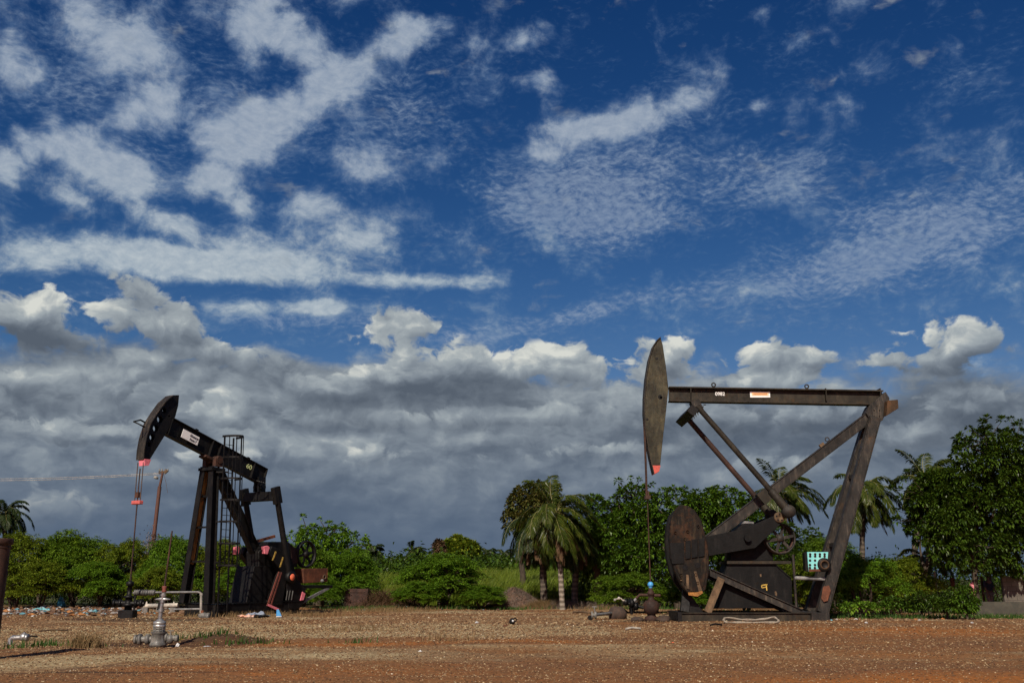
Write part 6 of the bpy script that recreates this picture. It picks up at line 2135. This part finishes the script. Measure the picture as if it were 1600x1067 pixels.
def figure(name, loc, rz, joints, edges, radii, label, skin, clothes, hair=None):
    """one continuous skinned body; clothes: list of (name, joint subset edges, extra radius, material)"""
    root = empty(name, loc, rz, label=label, cat='person')
    def grow(nm, keys, eds, rad, mat, par):
        ids = {k: i for i, k in enumerate(keys)}
        me = bpy.data.meshes.new(nm)
        me.from_pydata([joints[k] for k in keys], [(ids[a], ids[b]) for a, b in eds], [])
        o = bpy.data.objects.new(nm, me); COL.objects.link(o)
        o.modifiers.new('skin', 'SKIN'); o.modifiers.new('sub', 'SUBSURF').levels = 2
        sv = me.skin_vertices[0].data
        for k in keys:
            r = rad(k)
            sv[ids[k]].radius = r if isinstance(r, tuple) else (r, r)
        sv[0].use_root = True
        dg = bpy.context.evaluated_depsgraph_get()
        m2 = bpy.data.meshes.new_from_object(o.evaluated_get(dg))
        bpy.data.objects.remove(o)
        m2.polygons.foreach_set('use_smooth', [True] * len(m2.polygons))
        return link(nm, m2, mat, par)
    keys = list(joints)
    body = grow('body', keys, edges, lambda k: radii[k], skin, root)
    for nm, ks, add, mat in clothes:
        es = [(a, b) for a, b in edges if a in ks and b in ks]
        grow(nm, ks, es, lambda k: tuple(x + add for x in (radii[k] if isinstance(radii[k], tuple) else (radii[k],) * 2)), mat, root)
    hx = Vector(joints['head'])
    MB().ball(hx + Vector((0, .02, .05)), .105, 14, 10, (.95, 1.05, 1.0)).build('hair', M['black2'], root)
    f = MB()
    f.ball(hx + Vector((0, -.105, -.0)), .018, 8, 6, (.8, 1.2, 1.3)).ball(hx + Vector((-.09, 0, 0)), .025, 8, 6, (.5, .8, 1.3)).ball(hx + Vector((.09, 0, 0)), .025, 8, 6, (.5, .8, 1.3))
    f.build('nose_and_ears', skin, root)
    e = MB()
    for s in (-1, 1): e.ball(hx + Vector((s * .035, -.092, .022)), .011, 8, 6)
    e.ball(hx + Vector((0, -.094, -.055)), .02, 8, 6, (1.3, .5, .35))
    e.build('eyes_and_mouth', M['black2'], root)
    return root

def human(bend=0.0, armf=.15):
    """standing joints, facing -y; bend tips the trunk forward at the hips"""
    J = {'pelvis': (0, 0, .95), 'waist': (0, 0, 1.10), 'chest': (0, 0, 1.32), 'neck': (0, 0, 1.48), 'head': (0, -.02, 1.62)}
    Rr = {'pelvis': (.155, .115), 'waist': (.135, .10), 'chest': (.165, .115), 'neck': .055, 'head': (.085, .10)}
    Ed = [('pelvis', 'waist'), ('waist', 'chest'), ('chest', 'neck'), ('neck', 'head')]
    for s, n in ((-1, 'l'), (1, 'r')):
        J.update({n + 'sh': (s * .19, 0, 1.40), n + 'el': (s * .25, -.02 - armf * .3, 1.12), n + 'wr': (s * .26, -.06 - armf, .88), n + 'pa': (s * .26, -.08 - armf, .80),
                  n + 'hip': (s * .095, 0, .86), n + 'kn': (s * .11, -.03 - (.03 if s < 0 else -.05), .49), n + 'an': (s * .12, .02, .09), n + 'to': (s * .14, -.13, .04)})
        Rr.update({n + 'sh': .062, n + 'el': .045, n + 'wr': .03, n + 'pa': (.036, .02), n + 'hip': .092, n + 'kn': .06, n + 'an': .04, n + 'to': (.042, .03)})
        Ed += [('chest', n + 'sh'), (n + 'sh', n + 'el'), (n + 'el', n + 'wr'), (n + 'wr', n + 'pa'), ('pelvis', n + 'hip'), (n + 'hip', n + 'kn'), (n + 'kn', n + 'an'), (n + 'an', n + 'to')]
        px_, py_, pz_ = J[n + 'pa']
        for i, (dx, L) in enumerate(((-.03, .075), (-.01, .088), (.01, .084), (.03, .065))):
            a, b = n + 'f%d' % i, n + 'g%d' % i
            J[a] = (px_ + s * .004, py_ + dx, pz_ - L * .55); J[b] = (px_ - s * .012, py_ + dx * 1.1 - .01, pz_ - L)
            Rr[a] = .0095; Rr[b] = .0075
            Ed += [(n + 'pa', a), (a, b)]
        J[n + 'th'] = (px_ - s * .01, py_ - .055, pz_ - .02); Rr[n + 'th'] = .0095
        Ed += [(n + 'pa', n + 'th')]
    if bend:
        c, s_ = math.cos(bend), math.sin(bend)
        for k in J:
            if k[1:3] in ('hi', 'kn', 'an', 'to') and k[0] in 'lr' and k not in ('pelvis',): continue
            if k == 'pelvis': continue
            x, y, z = J[k]; z -= .95
            J[k] = (x, y * c - z * s_, .95 + y * s_ + z * c)
    return J, Ed, Rr
skin_m = mat_paint('brown_skin', (.20, .105, .065), (.17, .09, .055), .55)
up_k = ['pelvis', 'waist', 'chest', 'lsh', 'rsh', 'lel', 'rel']
lo_k = ['pelvis', 'lhip', 'rhip', 'lkn', 'rkn']
J, Ed, Rr = human(0.0, .12)
Yp = 46.9
figure('person', (gx(1549, Yp), Yp, 0), .35, J, Ed, Rr, 'person in a dark blue shirt and pale shorts standing in the tree shade', skin_m,
       [('shirt', up_k, .022, mat_paint('dark_blue_cloth', (.025, .035, .07), (.018, .027, .05), .9)), ('shorts', lo_k, .02, mat_paint('pale_cloth', (.26, .22, .21), (.18, .15, .15), .9))])
J, Ed, Rr = human(.5, .3)
Yp = 45.3
figure('person', (gx(1519, Yp), Yp, 0), .9, J, Ed, Rr, 'person in a pink shirt leaning forward behind the upright shrub', skin_m,
       [('shirt', up_k, .025, mat_paint('pink_cloth', (.62, .22, .25), (.5, .16, .2), .9)), ('shorts', lo_k, .02, mat_paint('dark_cloth', (.03, .03, .035), (.05, .05, .05), .9))])
